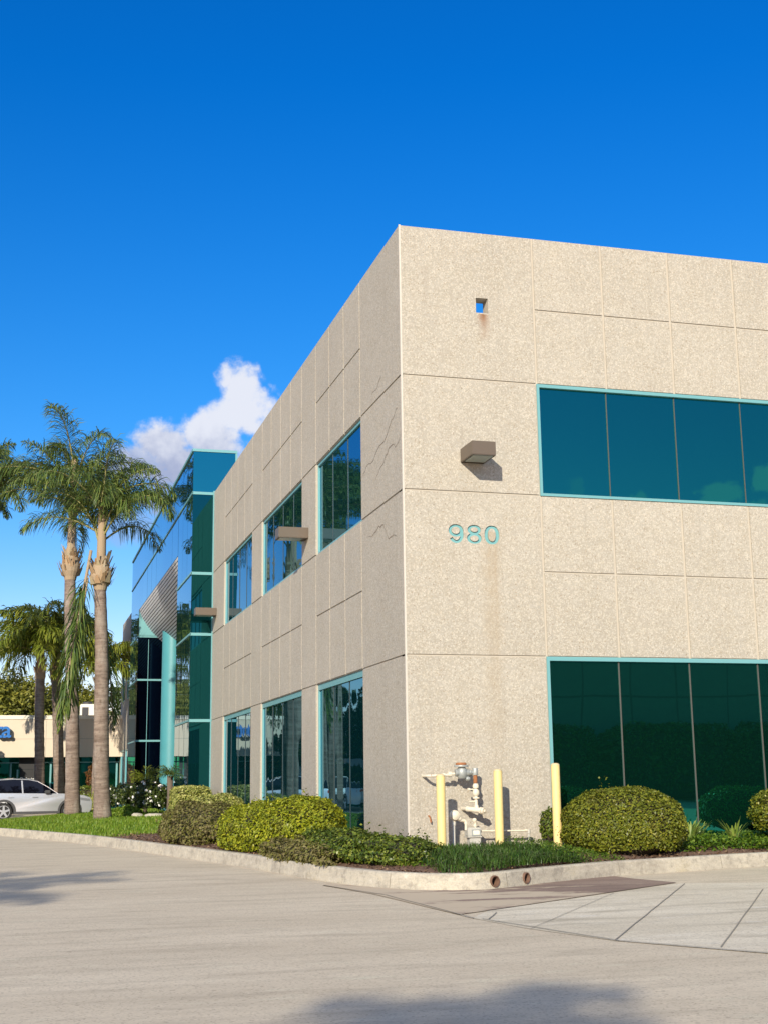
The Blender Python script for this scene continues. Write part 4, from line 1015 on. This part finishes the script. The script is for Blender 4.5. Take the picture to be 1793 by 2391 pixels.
# ================================================================== palms
def frond_geo(base, az, el0, L, droop, rng, nl=46, leaf=.62, w=.034, curve_side=0.0, hang=.75):
    """returns (rachis points, leaflet V,F). el0 start elevation, arches over by droop (radians)"""
    pts = []; p = np.array(base, float); n = 22; el = el0; a = az
    for k in range(n+1):
        pts.append(p.copy()); t = k/n
        el = el0-droop*(t**1.7); a = az+curve_side*t
        p = p+np.array([math.cos(el)*math.cos(a), math.cos(el)*math.sin(a), math.sin(el)])*L/n
    pts = np.array(pts); T = unit(np.gradient(pts, axis=0))
    V = []; F = []; i0 = 0
    for k in range(nl):
        t = .16+.84*(k+rng.uniform(-.2, .2))/nl; t = min(max(t, .12), .999); f = t*n; i = min(int(f), n-1); q = pts[i]*(1-f+i)+pts[i+1]*(f-i); tg = T[i]
        side0 = np.cross(tg, [0, 0, 1.]); side0 /= max(1e-6, np.linalg.norm(side0)); upv = np.cross(side0, tg)
        ll = leaf*math.sin(math.pi*min(1, .18+t*.82))**.6*(1 if t < .85 else 1.1-.6*(t-.85)/.15)
        for s in (-1, 1):
            for rep in range(1):
                ang = rng.uniform(-.7, 1.15)
                d1 = side0*s*math.cos(ang)+upv*math.sin(ang)+tg*rng.uniform(.5, .9); d1 /= np.linalg.norm(d1)
                lk = ll*rng.uniform(.8, 1.15)
                m1 = q+d1*lk*.38; hk = hang*rng.uniform(.35, 1.1)*(.55+.45*min(1, t*1.6)); d2 = d1*(1-hk)+np.array([0, 0, -1.])*hk+tg*.15; d2 /= np.linalg.norm(d2)
                m2 = m1+d2*lk*.34; d3 = d2*.62+np.array([0, 0, -1.])*.38*(.4+hang); d3 /= np.linalg.norm(d3); m3 = m2+d3*lk*.3
                wv = np.cross(d1, [rng.uniform(-.4, .4), rng.uniform(-.4, .4), 1.]); wv /= max(1e-6, np.linalg.norm(wv))
                wv2 = np.cross(d2, np.cross(d1, [0, 0, 1.])+rng.uniform(-.3, .3)); nn_ = np.linalg.norm(wv2); wv2 = wv if nn_ < 1e-4 else wv2/nn_
                wv2 = wv if abs(wv2@wv) < .3 else wv2*np.sign(wv2@wv)
                W = w*.5
                V += [q-wv*W*.5, q+wv*W*.5, m1+wv*W, m1-wv*W, m2+wv2*W*.85, m2-wv2*W*.85, m3+wv2*W*.15, m3-wv2*W*.15]
                F += [(i0, i0+1, i0+2, i0+3), (i0+3, i0+2, i0+4, i0+5), (i0+5, i0+4, i0+6, i0+7)]; i0 += 8
    return pts, V, F
def palm(base, top, r0, r1, boot, fronds, label, seed, mat='frond', stalk=1.0, leaf=.62, w=.036, nl=44, name='palm_tree', extra=(), group='tall palms on the lawn and lot', low=4, el_rng=(.55, 1.45), Lr=(2.4, 3.0), dr=(1.9, 2.6)):
    rng = random.Random(seed); base = Vector(base); top = Vector(top)
    e = empty(name, base, label, 'palm tree', group)
    t = MB(); d = top-base; n = max(14, int(d.length/.22)); pts = []; rad = []
    for k in range(n+1):
        s = k/n; bulge = .16*math.exp(-s*18)+.05*math.sin(s*9+seed)*.3
        pts.append(d*s+Vector((.02*math.sin(s*7+seed), .02*math.cos(s*5), 0))); rad.append((r0*(1-s)+r1*s)*(1+bulge+rng.uniform(-.03, .03)+(.02 if k % 2 else 0)))
    pts[0].z -= .1
    t.tube(pts, rad, 20); t.build('trunk', M['bark'], e, smooth=2)
    # swollen skirt of cut leaf bases
    b = MB(); br, bh = boot; top_l = d
    b.lathe((top_l.x, top_l.y, top_l.z), [(r1*1.05, -.15), (r1*1.2, 0), (br*.8, bh*.22), (br*.88, bh*.45), (br*.78, bh*.75), (br*.62, bh*1.0), (r1*.8, bh*1.35), (r1*.62, bh*1.35+stalk)], 16)
    for i in range(70):
        a = rng.uniform(0, 2*PI); hz = rng.uniform(.0, 1.1)*bh; rr_ = br*(1.0 if hz < bh*.7 else .75)*rng.uniform(.85, 1.02); o_ = Vector((math.cos(a), math.sin(a), 0)); s_ = Vector((-math.sin(a), math.cos(a), 0))
        q = top_l+o_*rr_+Vector((0, 0, hz)); L = rng.uniform(.16, .42); ww = rng.uniform(.04, .12)
        tip = q+o_*L*.35+Vector((0, 0, L)); b.quad(q-s_*ww-o_*.05, q+s_*ww-o_*.05, tip+s_*ww*.3, tip-s_*ww*.3)
    b.build('leaf_bases', M['boot'], e, smooth=False, fix=False)
    V = []; F = []; ra = MB()
    spec = []
    for i in range(fronds):
        a = 2*PI*i*.381966+rng.uniform(-.25, .25); u = i/fronds
        el = el_rng[1]*(1-u)+el_rng[0]*u+rng.uniform(-.1, .1)
        spec.append((a, el, rng.uniform(*Lr)*(1-.12*(1-u)), rng.uniform(*dr)*(1-.25*(1-u)), rng.uniform(-.5, .5)))
    for x in extra: spec.append(x)
    for (a, el, L, dp, cs) in spec:
        bs = top_l+Vector((math.cos(a)*r1*.45, math.sin(a)*r1*.45, bh*1.15+rng.uniform(.2, 1.0)*stalk))
        pts, v, f = frond_geo(bs, a, el, L, dp, rng, nl, leaf, w, cs)
        o = len(V); V += v; F += [tuple(o+k for k in q) for q in f]
        ra.tube([tuple(p) for p in pts[::3]], [.035*(1-.8*k/7)+.004 for k in range(len(pts[::3]))], 5)
    nv = len(V); nf = len(F)
    V += [np.array(x) for x in ra.v]
    quads = [q for q in ra.f if len(q) == 4]
    F += [tuple(nv+k for k in q) for q in quads]
    np_mesh('crown', V, F, [M[mat], M['rachis']], e, mi=[0]*nf+[1]*len(quads))
    return e
def hanging(e, base, az, el, L, dp, rng, label, leaf=.8, nl=60, mat='frond', stem=.05, hang=.7):
    pts, v, f = frond_geo(base, az, el, L, dp, rng, nl, leaf, .045, 0, hang)
    np_mesh('hanging_frond', v, f, M[mat], e)['label'] = label
    ra = MB(); ra.tube([tuple(p) for p in pts[::2]], [stem*(1-.7*k/11)+.006 for k in range(len(pts[::2]))], 6); ra.build('frond_stem', M['boot'], e, smooth=2)
# near palm (right of the pair)
p1 = palm((-3.03, 25.3, .12), (-3.34, 25.3, 7.95), .275, .20, (.42, .75), 19, 'nearest tall palm, its thick trunk on the lawn and a broken frond hanging down', 3, stalk=2.3, Lr=(2.9, 3.6), nl=92, w=.03, leaf=.85, extra=[(R(-5), .75, 3.1, 2.7, 0), (R(-70), .9, 3.0, 2.7, 0)], el_rng=(.45, 1.5), dr=(1.7, 2.5))
rngh = random.Random(8)
def ploc(o, p): return Vector(p)-o.location
hanging(p1, ploc(p1, (-3.70, 25.1, 9.15)), R(190), -1.42, 6.3, .02, rngh, 'broken frond hanging down beside the trunk', 1.0, 150, hang=.72)
hanging(p1, ploc(p1, (-3.75, 25.7, 8.3)), R(165), -1.46, 4.9, .03, rngh, 'second frond hanging behind the first', .95, 120, hang=.65, stem=.03)
hanging(p1, ploc(p1, (-3.15, 25.8, 6.9)), R(40), -1.38, 3.9, .1, rngh, 'frond hanging on the right side behind the trunk', .75, 80, hang=.5, stem=.02)
p2 = palm((-3.56, 35.0, .1), (-4.0, 35.0, 9.75), .29, .22, (.44, .95), 21, 'second tall palm, behind and left of the nearest palm', 5, stalk=3.7, leaf=.95, w=.036, nl=100, Lr=(3.5, 4.4), el_rng=(.4, 1.5), dr=(1.8, 2.5), extra=[(R(186), .35, 4.4, 1.3, 0), (R(172), .6, 4.3, 2.2, 0)])
p3 = palm((-3.35, 54.8, -.1), (-3.85, 54.8, 7.1), .30, .26, (.42, 1.0), 24, 'farther palm with pale cut leaf bases in front of the low building', 9, 'frond_y', stalk=1.0, leaf=1.0, w=.07, nl=64, Lr=(3.2, 4.2), el_rng=(.3, 1.4))
p4 = palm((-4.55, 52.0, -.1), (-4.75, 52.0, 7.0), .27, .24, (.34, .8), 28, 'farther palm with yellow-green crown left of the others', 12, 'frond_y', stalk=1.0, leaf=1.0, w=.07, nl=66, Lr=(3.4, 4.4), el_rng=(.1, 1.4), dr=(1.7, 2.6), extra=[(R(180), .3, 4.6, 2.0, 0), (R(190), .7, 4.6, 2.2, 0)])
p5 = palm((-1.75, 50.0, -.1), (-1.75, 50.0, 6.2), .26, .22, (.34, .6), 20, 'yellow-green palm hidden behind the near trunk by the far wing wall', 15, 'frond_y', stalk=.6, leaf=.8, w=.06, nl=56, Lr=(2.4, 3.0), el_rng=(.3, 1.3))
# palms outside the frame on the left: they cast the shadows on the driveway and stand in the window reflections
p6 = palm((-7.75, 40.9, -.1), (-7.85, 40.9, 12.0), .30, .22, (.44, .9), 20, 'tall palm behind the silver SUV, only its frond tips entering at the left edge', 18, stalk=2.6, Lr=(3.2, 4.0), nl=86, w=.045, leaf=.95, el_rng=(.35, 1.5), dr=(1.8, 2.5))
p9 = palm((-9.1, 43.9, -.1), (-9.1, 43.9, 12.6), .32, .23, (.44, .9), 20, 'tall palm on the parking island left of the frame, mirrored in the nearest left windows', 28, stalk=2.2, Lr=(3.2, 4.0), nl=80, w=.05, leaf=.95, el_rng=(.2, 1.5), dr=(1.8, 2.5))
p7 = palm((-20.7, -25.6, -.1), (-20.7, -25.6, 8.3), .25, .2, (.38, .7), 30, 'palm left of the camera that throws its shadow on the driveway', 22, stalk=1.0, Lr=(3.6, 4.4), nl=60, w=.055, leaf=.85)
p8 = palm((-15.9, -35.6, -.1), (-15.9, -35.6, 8.0), .25, .2, (.38, .7), 22, 'palm behind the camera whose crown shades the foreground', 25, stalk=1.0, Lr=(1.5, 2.0), nl=70, w=.05, leaf=.6)
# pygmy palm and fern-like plant before the entrance
def small_palm(x, y, h, label, seed, mat, L, n=14, r=.09, dark=None):
    z0 = ground_at(x, y); e = empty('small_palm', (x, y, z0), label, 'small palm', 'small palms by the entrance'); rng = random.Random(seed)
    t = MB(); t.tube([(0, 0, -.05), (.01, 0, h*.5), (0, 0, h)], [r*1.2, r, r*1.1], 10); t.build('trunk', M['trunk'], e, smooth=2)
    V = []; F = []
    for i in range(n):
        a = 2*PI*i/n+rng.uniform(-.2, .2); pts, v, f = frond_geo((0, 0, h), a, rng.uniform(.2, 1.2), L*rng.uniform(.8, 1.1), 1.6, rng, 24, .22*L/.7, .02, 0, .4)
        o = len(V); V += v; F += [tuple(o+k for k in q) for q in f]
    np_mesh('crown', V, F, M[mat], e)
small_palm(-.62, 27.2, 1.35, 'small dark-crowned palm standing before the teal column', 3, 'frond', .62, 16, .10)
small_palm(-1.0, 32, 1.25, 'small yellow-green palm behind the white roses', 5, 'frond_y', .85, 13, .07)

# ================================================================== vehicles
def carpaint(name, col, metal=.6):
    m, nt, b = new_mat(name); b.inputs['Base Color'].default_value = (*col, 1); b.inputs['Metallic'].default_value = metal; b.inputs['Roughness'].default_value = .32
    b.inputs['Coat Weight'].default_value = .8; b.inputs['Coat Roughness'].default_value = .05
    return m
M['silver'] = carpaint('silver_paint', (.50, .51, .54), .45); M['white'] = carpaint('white_paint', (.8, .8, .8), 0)
M['carglass'] = glassmat('car_glass', 0, (.025, .03, .04), (.12, .14, .18), .01, body=(.003, .003, .006))
M['cladding'] = plain('grey_cladding', (.05, .05, .052), .55, var=.05)
M['tyre'] = plain('tyre_rubber', (.018, .018, .018), .85); M['alloy'] = carpaint('alloy', (.66, .66, .68), .7); M['headlamp'] = carpaint('headlamp_glass', (.25, .26, .28), .4); M['tail'] = carpaint('red_lamp', (.45, .02, .015), 0)
def suv(label, paint, cat='car'):
    e = empty('parked_suv', (0, 0, 0), label, cat, 'vehicles parked in the lot'); W = .92
    def arch(cx, r, a0=180, a1=0, n=12): return [(cx+r*math.cos(R(a0+(a1-a0)*i/n)), .36+r*math.sin(R(a0+(a1-a0)*i/n))) for i in range(n+1)]
    low = [(-.93, .34), (-.99, .55), (-1.0, .85), (-.97, 1.10), (-.6, 1.13), (.6, 1.11), (1.9, 1.08), (2.15, 1.08), (2.75, 1.05), (3.25, .99), (3.52, .90), (3.62, .72), (3.60, .42), (3.50, .27), (3.14, .27)]
    low += arch(2.69, .41, 0, 180)[:] ; low += [(2.27, .30), (.43, .30)] + arch(0, .41, 0, 180)+[(-.43, .34)]
    # body shell with rounded-in shoulders: stations across the width
    st_ = [(-W, .93), (-W*.99, .985), (-W*.93, 1.0), (W*.93, 1.0), (W*.99, .985), (W, .93)]
    b = MB(); n = len(low); cx, cz = 1.3, .72
    for (y, s) in st_:
        b.v += [((x-cx)*(s*.4+.6)+cx, y, z if z < .5 else .5+(z-.5)*(s*.6+.4)) for x, z in low]
    for k in range(len(st_)-1):
        for j in range(n):
            a = k*n+j; c = k*n+(j+1) % n; b.f.append((a, c, c+n, a+n)); b.mi.append(0)
    b.f.append(tuple(range(n))); b.mi.append(0); b.f.append(tuple(range((len(st_)-1)*n, len(st_)*n))[::-1]); b.mi.append(0)
    b.build('body', paint, e, smooth=True)
    # greenhouse: tapered
    gh = [(-.93, 1.08), (-.80, 1.36), (-.62, 1.58), (-.3, 1.655), (.4, 1.685), (1.0, 1.66), (1.35, 1.585), (1.75, 1.36), (2.2, 1.06)]
    c = MB(); st2 = lambda z: W*(.955-.26*max(0, z-1.08)/.6)
    m = len(gh)
    for sgn in (-1, 1): c.v += [(x, sgn*st2(z), z) for x, z in gh]
    for j in range(m-1): c.f.append((j, j+1, m+j+1, m+j)); c.mi.append(0)
    c.f.append(tuple(range(m))[::-1]); c.mi.append(0); c.f.append(tuple(range(m, 2*m))); c.mi.append(0)
    c.build('cabin_glass', M['carglass'], e)
    rf_ = MB(); rp = gh[1:7]
    for sgn in (-1, 1):
        prev = None
        for x, z in gh[0:9]:
            yy = sgn*(st2(z)+.006); q = ((x, yy, z+.012), (x, yy-sgn*.05, z+.02))
            if prev: rf_.quad(prev[0], q[0], q[1], prev[1])
            lo = (x, yy, z-.035)
            if prev: rf_.quad(prev[0], q[0], lo, prev[2])
            prev = (q[0], q[1], lo)
    pv = None
    for x, z in gh[2:7]:
        q = ((x, -st2(z)-.004, z+.022), (x, 0, z+.045), (x, st2(z)+.004, z+.022))
        if pv: rf_.quad(pv[0], q[0], q[1], pv[1]); rf_.quad(pv[1], q[1], q[2], pv[2])
        pv = q
    rf_.build('roof', paint, e, fix=False)
    pl = MB()
    for sgn in (-1, 1):
        for (x0, x1, w) in ((-.33, -.45, .05), (.72, .68, .06)):
            y0, y1 = sgn*(st2(1.09)+.007), sgn*(st2(1.62)+.007); pl.quad((x0, y0, 1.09), (x0+w, y0, 1.09), (x1+w, y1, 1.62), (x1, y1, 1.62))
    pl.build('window_pillars', paint, e, fix=False)
    for (wx) in (0, 2.69):
        for sgn in (-1, 1):
            wh = MB(); wh.lathe((wx, sgn*.80, .36), [(.24, -.11), (.33, -.11), (.36, -.07), (.36, .07), (.33, .11), (.24, .11)], 32, 'y'); w_ = wh.build('wheel', M['tyre'], e, smooth=True)
            rm = MB(); rm.lathe((wx, sgn*.80, .36), [(.25, sgn*.085), (.255, sgn*.112), (.235, sgn*.112), (.225, sgn*.09)], 28, 'y')
            for k in range(5):
                a = 2*PI*k/5+.3; d = Vector((math.cos(a), 0, math.sin(a))); s = Vector((-math.sin(a), 0, math.cos(a))); o_ = Vector((wx, sgn*.912, .36))
                rm.quad(o_+s*.05, o_-s*.05, o_+d*.24-s*.035, o_+d*.24+s*.035)
            rm.build('rim', M['alloy'], w_, fix=False)
    ar = MB()
    for wx in (0, 2.69):
        for sgn in (-1, 1):
            A = arch(wx, .41, -8, 188, 14); B = arch(wx, .50, -8, 188, 14)
            for k in range(14):
                y = sgn*(W+.012); ar.quad((A[k][0], y, A[k][1]), (A[k+1][0], y, A[k+1][1]), (B[k+1][0], y, B[k+1][1]), (B[k][0], y, B[k][1]))
                ar.quad((A[k][0], y, A[k][1]), (A[k+1][0], y, A[k+1][1]), (A[k+1][0], y-sgn*.3, A[k+1][1]), (A[k][0], y-sgn*.3, A[k][1])); ar.quad((B[k][0], y, B[k][1]), (B[k+1][0], y, B[k+1][1]), (B[k+1][0], y-sgn*.06, B[k+1][1]), (B[k][0], y-sgn*.06, B[k][1]))
    for sgn in (-1, 1): ar.box(.42, 2.27, sgn*(W+.012), sgn*(W-.06), .26, .36)
    ar.box(3.35, 3.625, -.7, .7, .3, .46); ar.box(3.52, 3.632, -.62, .62, .52, .74)
    ar.build('cladding', M['cladding'], e, fix=False)
    for sgn in (-1, 1):
        mr = MB(); mr.box(1.62, 1.86, sgn*.93, sgn*1.08, 1.08, 1.22); mr.build('mirror', M['cladding'], e, bevel=.03)
        hl = MB(); hl.prism([(3.12, .80), (3.52, .74), (3.50, .84), (3.10, .90)], sgn*.80, sgn*.932); hl.build('headlight', M['headlamp'], e)
        tl = MB(); tl.box(-1.005, -.80, sgn*.72, sgn*.928, .93, 1.05); tl.build('tail_light', M['tail'], e)
        for xx in (.28, 1.25):
            h_ = MB(); h_.box(xx-.12, xx+.1, sgn*.932, sgn*.965, .925, .955); h_.build('door_handle', paint, e, bevel=.006)
    return e
s1 = suv('silver SUV with grey wheel arches parked behind the lawn and palms', M['silver']); s1.location = (-6.33, 38.55, LOT); s1.rotation_euler = (0, 0, R(5))
def retag(o, label, mat_from=None, mat_to=None):
    o['label'] = label
    if mat_from:
        for c in kids(o):
            for sl2 in c.material_slots:
                if sl2.material == mat_from: sl2.link = 'OBJECT'; sl2.material = mat_to
s2 = copy_tree(s1); retag(s2, 'white car roof showing above the silver SUV at the left edge', M['silver'], M['white']); s2.location = (-9.9, 45.5, LOT); s2.rotation_euler = (0, 0, R(4))
# tall white van, seen mirrored in the left windows
van = empty('parked_van', (-12.4, 49.0, LOT), 'white high-roof van seen mirrored in the middle lower left window', 'van', 'vehicles parked in the lot', R(4))
vb = MB(); vb.prism([(-1.1, .35), (-1.1, 2.45), (-.9, 2.62), (3.4, 2.62), (3.9, 2.3), (4.35, 1.45), (4.9, 1.2), (5.0, .8), (5.0, .35)], -1.0, 1.0); vb.build('body', M['white'], van, bevel=.06, smooth=True)
vw = MB(); vw.prism([(2.6, 1.45), (2.6, 2.05), (3.75, 2.05), (4.15, 1.45)], -1.006, 1.006); vw.build('side_window', M['carglass'], van)
for wx in (0, 3.9):
    for sgn in (-1, 1):
        w_ = MB(); w_.lathe((wx, sgn*.9, .38), [(.25, -.12), (.38, -.1), (.38, .1), (.25, .12)], 24, 'y'); w_.build('wheel', M['tyre'], van, smooth=True)

# ================================================================== low building behind
fb_ = empty('low_building', (0, 57.5, LOT), 'low cream concrete building with a blue letter sign, behind the palms', 'building', None, R(-3))
def FB(m): return m
w = MB(); HF = 5.36; S0 = 3.02
w.box(-34, .6, 0, .3, S0, HF-.22); w.build('wall', M['far_wall'], fb_)
w = MB(); w.box(-34, .6, -.05, .35, HF-.219, HF); w.build('parapet_cap', M['far_cap'], fb_)
w = MB(); w.box(-34, .6, .4, 14, S0, HF-.5); w.box(-34, .6, 1.4, 14, 0, S0-.01); w.build('building_core', M['far_wall'], fb_)
jj = MB()
for x in (-4.2, -8.6, -13, -17.4, -21.8, -26.2): jj.box(x-.02, x+.02, -.004, .02, S0, HF-.23)
jj.box(-34, .6, -.0035, .02, 4.02, 4.055); jj.build('joint_line', M['joint'], fb_)
gz = MB(); gz.quad((-34, .9, 0), (.6, .9, 0), (.6, .9, S0), (-34, .9, S0)); gz.build('storefront_glass', M['glassR'], fb_, fix=False)
gb = MB()
for x in (-24, -21, -18, -15, -12, -9.3, -6.1, -5.72, -4.62, -3.9, -2.6, -1.4, -.2): gb.box(x-.05, x+.05, .82, .90, 0, S0-.25 if x not in (-5.72, -4.62) else 2.35)
gb.box(-34, .6, .82, .899, S0-.32, S0-.26); gb.build('glazing_bar', M['teal'], fb_)
dr_ = MB(); dr_.box(-5.6, -4.72, .80, .87, 0, 2.35); dro = dr_.build('door', M['black'], fb_)
dr2 = MB(); dr2.box(-5.66, -4.66, .78, .86, 2.36, S0-.01); dr2.build('transom', M['black'], fb_)
def text_mesh(body, size, extrude, name, mat, parent, loc, bold=0.0, shear=0.0):
    cu = bpy.data.curves.new(name, 'FONT'); cu.body = body; cu.size = size; cu.extrude = extrude; cu.offset = bold; cu.shear = shear; cu.resolution_u = 4
    t = bpy.data.objects.new(name+'_c', cu); COL.objects.link(t)
    bpy.context.view_layer.update(); dg = bpy.context.evaluated_depsgraph_get(); me = bpy.data.meshes.new_from_object(t.evaluated_get(dg)); bpy.data.objects.remove(t)
    me.transform(Matrix.Rotation(PI/2, 4, 'X')); me.materials.clear()
    for x in (mat if isinstance(mat, list) else [mat]): me.materials.append(x)
    if isinstance(mat, list):
        for p in me.polygons: p.material_index = 0 if abs(p.normal.y) > .7 else 1
    o = bpy.data.objects.new(name, me); COL.objects.link(o); o.parent = parent; o.location = loc
    return o
M['blue'] = plain('blue_sign_face', (.015, .15, .48), .35, var=.05); M['blue_d'] = plain('dark_sign_return', (.03, .04, .07), .5)
sg = empty('facade_sign', (-9.8, 57.9, 4.02), 'blue channel-letter sign ending in ta on the low cream wall', 'sign', None, R(-3))
xs_ = 0
for ch, dx in (('o', 2.08), ('t', 2.72), ('a', 3.06)):
    text_mesh(ch, 1.28, .10, 'letter', [M['blue'], M['blue_d']], sg, (dx+.12, -.22, 0), .018)
text_mesh('Dakota', .27, .004, 'door_lettering', M['petal'], fb_, (-5.60, .79, 1.72), .012, .15); text_mesh('ACADEMY', .10, .003, 'door_lettering', M['petal'], fb_, (-5.42, .79, 1.58), .004) if False else None
ln = MB(); ln.box(-5.42, -4.92, .785, .798, 1.57, 1.63); ln.build('door_lettering', M['petal'], fb_)
ac = empty('rooftop_unit', (-1.95, 66, 4.7), 'white air-conditioning unit on the roof of the low building', 'air conditioner')
a_ = MB(); a_.box(0, .9, 0, .9, .16, 1.7); a_.build('casing', M['far_cap'], ac, bevel=.03); a_ = MB(); a_.box(.1, .5, -.02, -.001, .7, 1.5); a_.build('grille', M['cladding'], ac); a_ = MB(); a_.lathe((.45, .45, 1.7), [(.3, 0), (.3, .12), (.24, .16)], 20); a_.build('fan_guard', M['cladding'], ac)
a_ = MB(); a_.box(.05, .85, .05, .85, 0, .158); a_.build('base_frame', M['seal'], ac)
ac2 = empty('roof_vent', (-3.0, 62, 4.7), 'small white box vent on the roof of the low building', 'roof vent'); a_ = MB(); a_.box(0, .35, 0, .35, 0, .78); a_.build('shaft', M['far_cap'], ac2, bevel=.02); a_ = MB(); a_.box(-.03, .38, -.03, .38, .782, .86); a_.build('hood', M['far_cap'], ac2)
RB = 'plants in front of the low building'
shrub('red_shrub', 'reddish shrub by the low building, left of the two', 'shrub', (-2.9, 55.7, 1.2), (.42, .5, 1.15), 2200, .11, M['lf_red'], 2, RB, .2, 31, zbot=LOT)
shrub('red_shrub', 'reddish rounded shrub by the low building, right of the two', 'shrub', (-1.5, 55.2, 1.75), (.52, .5, .75), 2000, .11, M['lf_red'], 2, RB, .15, 32, zbot=LOT)
shrub('box_hedge', 'dark box hedge under the reddish shrubs at the low building', 'hedge', (-1.8, 54.2, .55), (.75, .5, .72), 2500, .1, M['lf_dark'], 6, RB, .03, 33, zbot=LOT)
shrub('pale_shrub', 'pale yellow-green shrub just past the nose of the silver SUV', 'shrub', (-2.05, 43.6, .45), (.38, .6, .62), 2000, .09, M['lf_pale'], 2.2, None, .1, 34, zbot=LOT)

# ================================================================== trees
def tree(x, y, z0, h, r, label, mat, seed, n=9000, leaf=.22, nclump=46, name='broad_tree', droop=0.0, group='trees around the lot', zlo=.35):
    rng = np.random.default_rng(seed); e = empty(name, (x, y, z0), label, 'tree', group); rnd = random.Random(seed)
    t = MB(); t.tube([(0, 0, -.1), (.1, .05, h*.2), (0, .1, h*.42)], [.26, .2, .15], 10)
    C = []
    for i in range(nclump):
        a = rnd.uniform(0, 2*PI); zz = rnd.uniform(zlo, .95); rr_ = r*math.sqrt(rnd.uniform(.05, 1))*math.sin(PI*min(1, (zz-zlo+.15)/(1.12-zlo)))**.7
        C.append((math.cos(a)*rr_, math.sin(a)*rr_, zz*h))
    for c in C[::5]: t.tube([(0, .1, h*.35), (c[0]*.5, c[1]*.5, (h*.4+c[2])/2), c], [.1, .06, .02], 6)
    t.build('trunk', M['trunk'], e, smooth=2)
    per = n//nclump; V = []; 
    Ps = []; Ns = []
    for c in C:
        s = r*rnd.uniform(.20, .36); d = unit(rng.normal(0, 1, (per, 3))); q = rng.uniform(.55, 1, (per, 1))
        p = d*q*s*np.array([1, 1, .75+droop]); p[:, 2] -= droop*.4*s
        Ps.append(p+np.array(c)); Ns.append(d)
    P = np.concatenate(Ps); Nn = np.concatenate(Ns)
    V, F = leaves_vf(P, Nn+np.array([0, 0, .3]), leaf, leaf*.5, rng, 1.2); np_mesh('crown', V, F, mat, e)
    return e
tree(-6.3, 84, LOT, 9.4, 4.6, 'left willowy olive-green tree rising behind the low building', M['lf_tree'], 41, 24000, .34, 95, droop=.6, zlo=.2)
tree(-1.6, 88, LOT, 9.3, 4.2, 'right willowy olive-green tree rising behind the low building', M['lf_tree'], 42, 22000, .34, 85, droop=.6, zlo=.2)
tree(-11.5, 86, LOT, 10, 4.5, 'willowy tree beyond the left edge behind the low building', M['lf_tree'], 43, 9000, .3, 45, droop=.4, zlo=.3)
tree(1.6, 80, LOT, 8.6, 2.8, 'dark green tree showing between the palm trunks behind the low building', M['lf_tree_d'], 44, 7000, .26, 34, zlo=.3)
for i, (x, y, h) in enumerate(((-13.6, 44, 7.6), (-14.5, 49.5, 8.0), (-19, 30, 8), (-15.5, 53.5, 8.5), (-27, 22, 9), (-24, 42, 9), (-10.3, 48.4, 6.6), (-9.9, 53.0, 5.7))):
    tree(x, y, LOT, h, 3.0 if i < 6 else 2.0, ['dark parking-lot tree nearest the lane, mirrored in the left windows', 'dark tree just behind the white car, mirrored in the left windows', 'dark tree across the lane, mirrored beside the glass entrance', 'dark tree near the white van, mirrored in the left windows', 'dark tree far across the lot to the left', 'dark tree at the back of the lot to the left', 'small dark tree in front of the blue sign, just outside the left edge', 'smallest dark tree right before the low cream building, just outside the left edge'][i], M['lf_tree_d'], 60+i, 8000, .36, 46, zlo=.14)
# office across the drive, behind the camera: it is what the right-hand lower windows mirror
M['opp'] = plain('brown_concrete', (.20, .165, .13), .9)
ob = empty('opposite_building', (10, -58, LOT), 'long concrete office block across the drive, mirrored in the right windows', 'building')
o_ = MB(); o_.box(-30, 60, -16, -.25, 0, 10.2); o_.build('wall', M['opp'], ob)
o_ = MB()
for k in range(26): o_.box(-30+k*3.5+.06, -26.5+k*3.5-.06, -.29, -.249, 3.4, 6.6); o_.box(-30+k*3.5+.06, -26.5+k*3.5-.06, -.29, -.249, 6.72, 9.9)
o_.build('wall_panel', plain('brown_panel', (.34, .29, .22), .9), ob)
for (za, zb) in ((.3, 3.3),):
    o_ = MB(); o_.box(-30, 60, -.25, -.21, za, zb); o_.build('window_band', M['glassR'], ob)
for i in range(5):
    shrub('lot_hedge', 'clipped hedge across the drive, mirrored in the right windows, number %s along the row' % ['one', 'two', 'three', 'four', 'five'][i], 'hedge', (6+i*9, -54.5, 2.1), (4.45, 1.0, 2.4), 5200, .26, M['lf_dark'], 5, 'hedges across the drive', .04, 80+i, zbot=LOT)
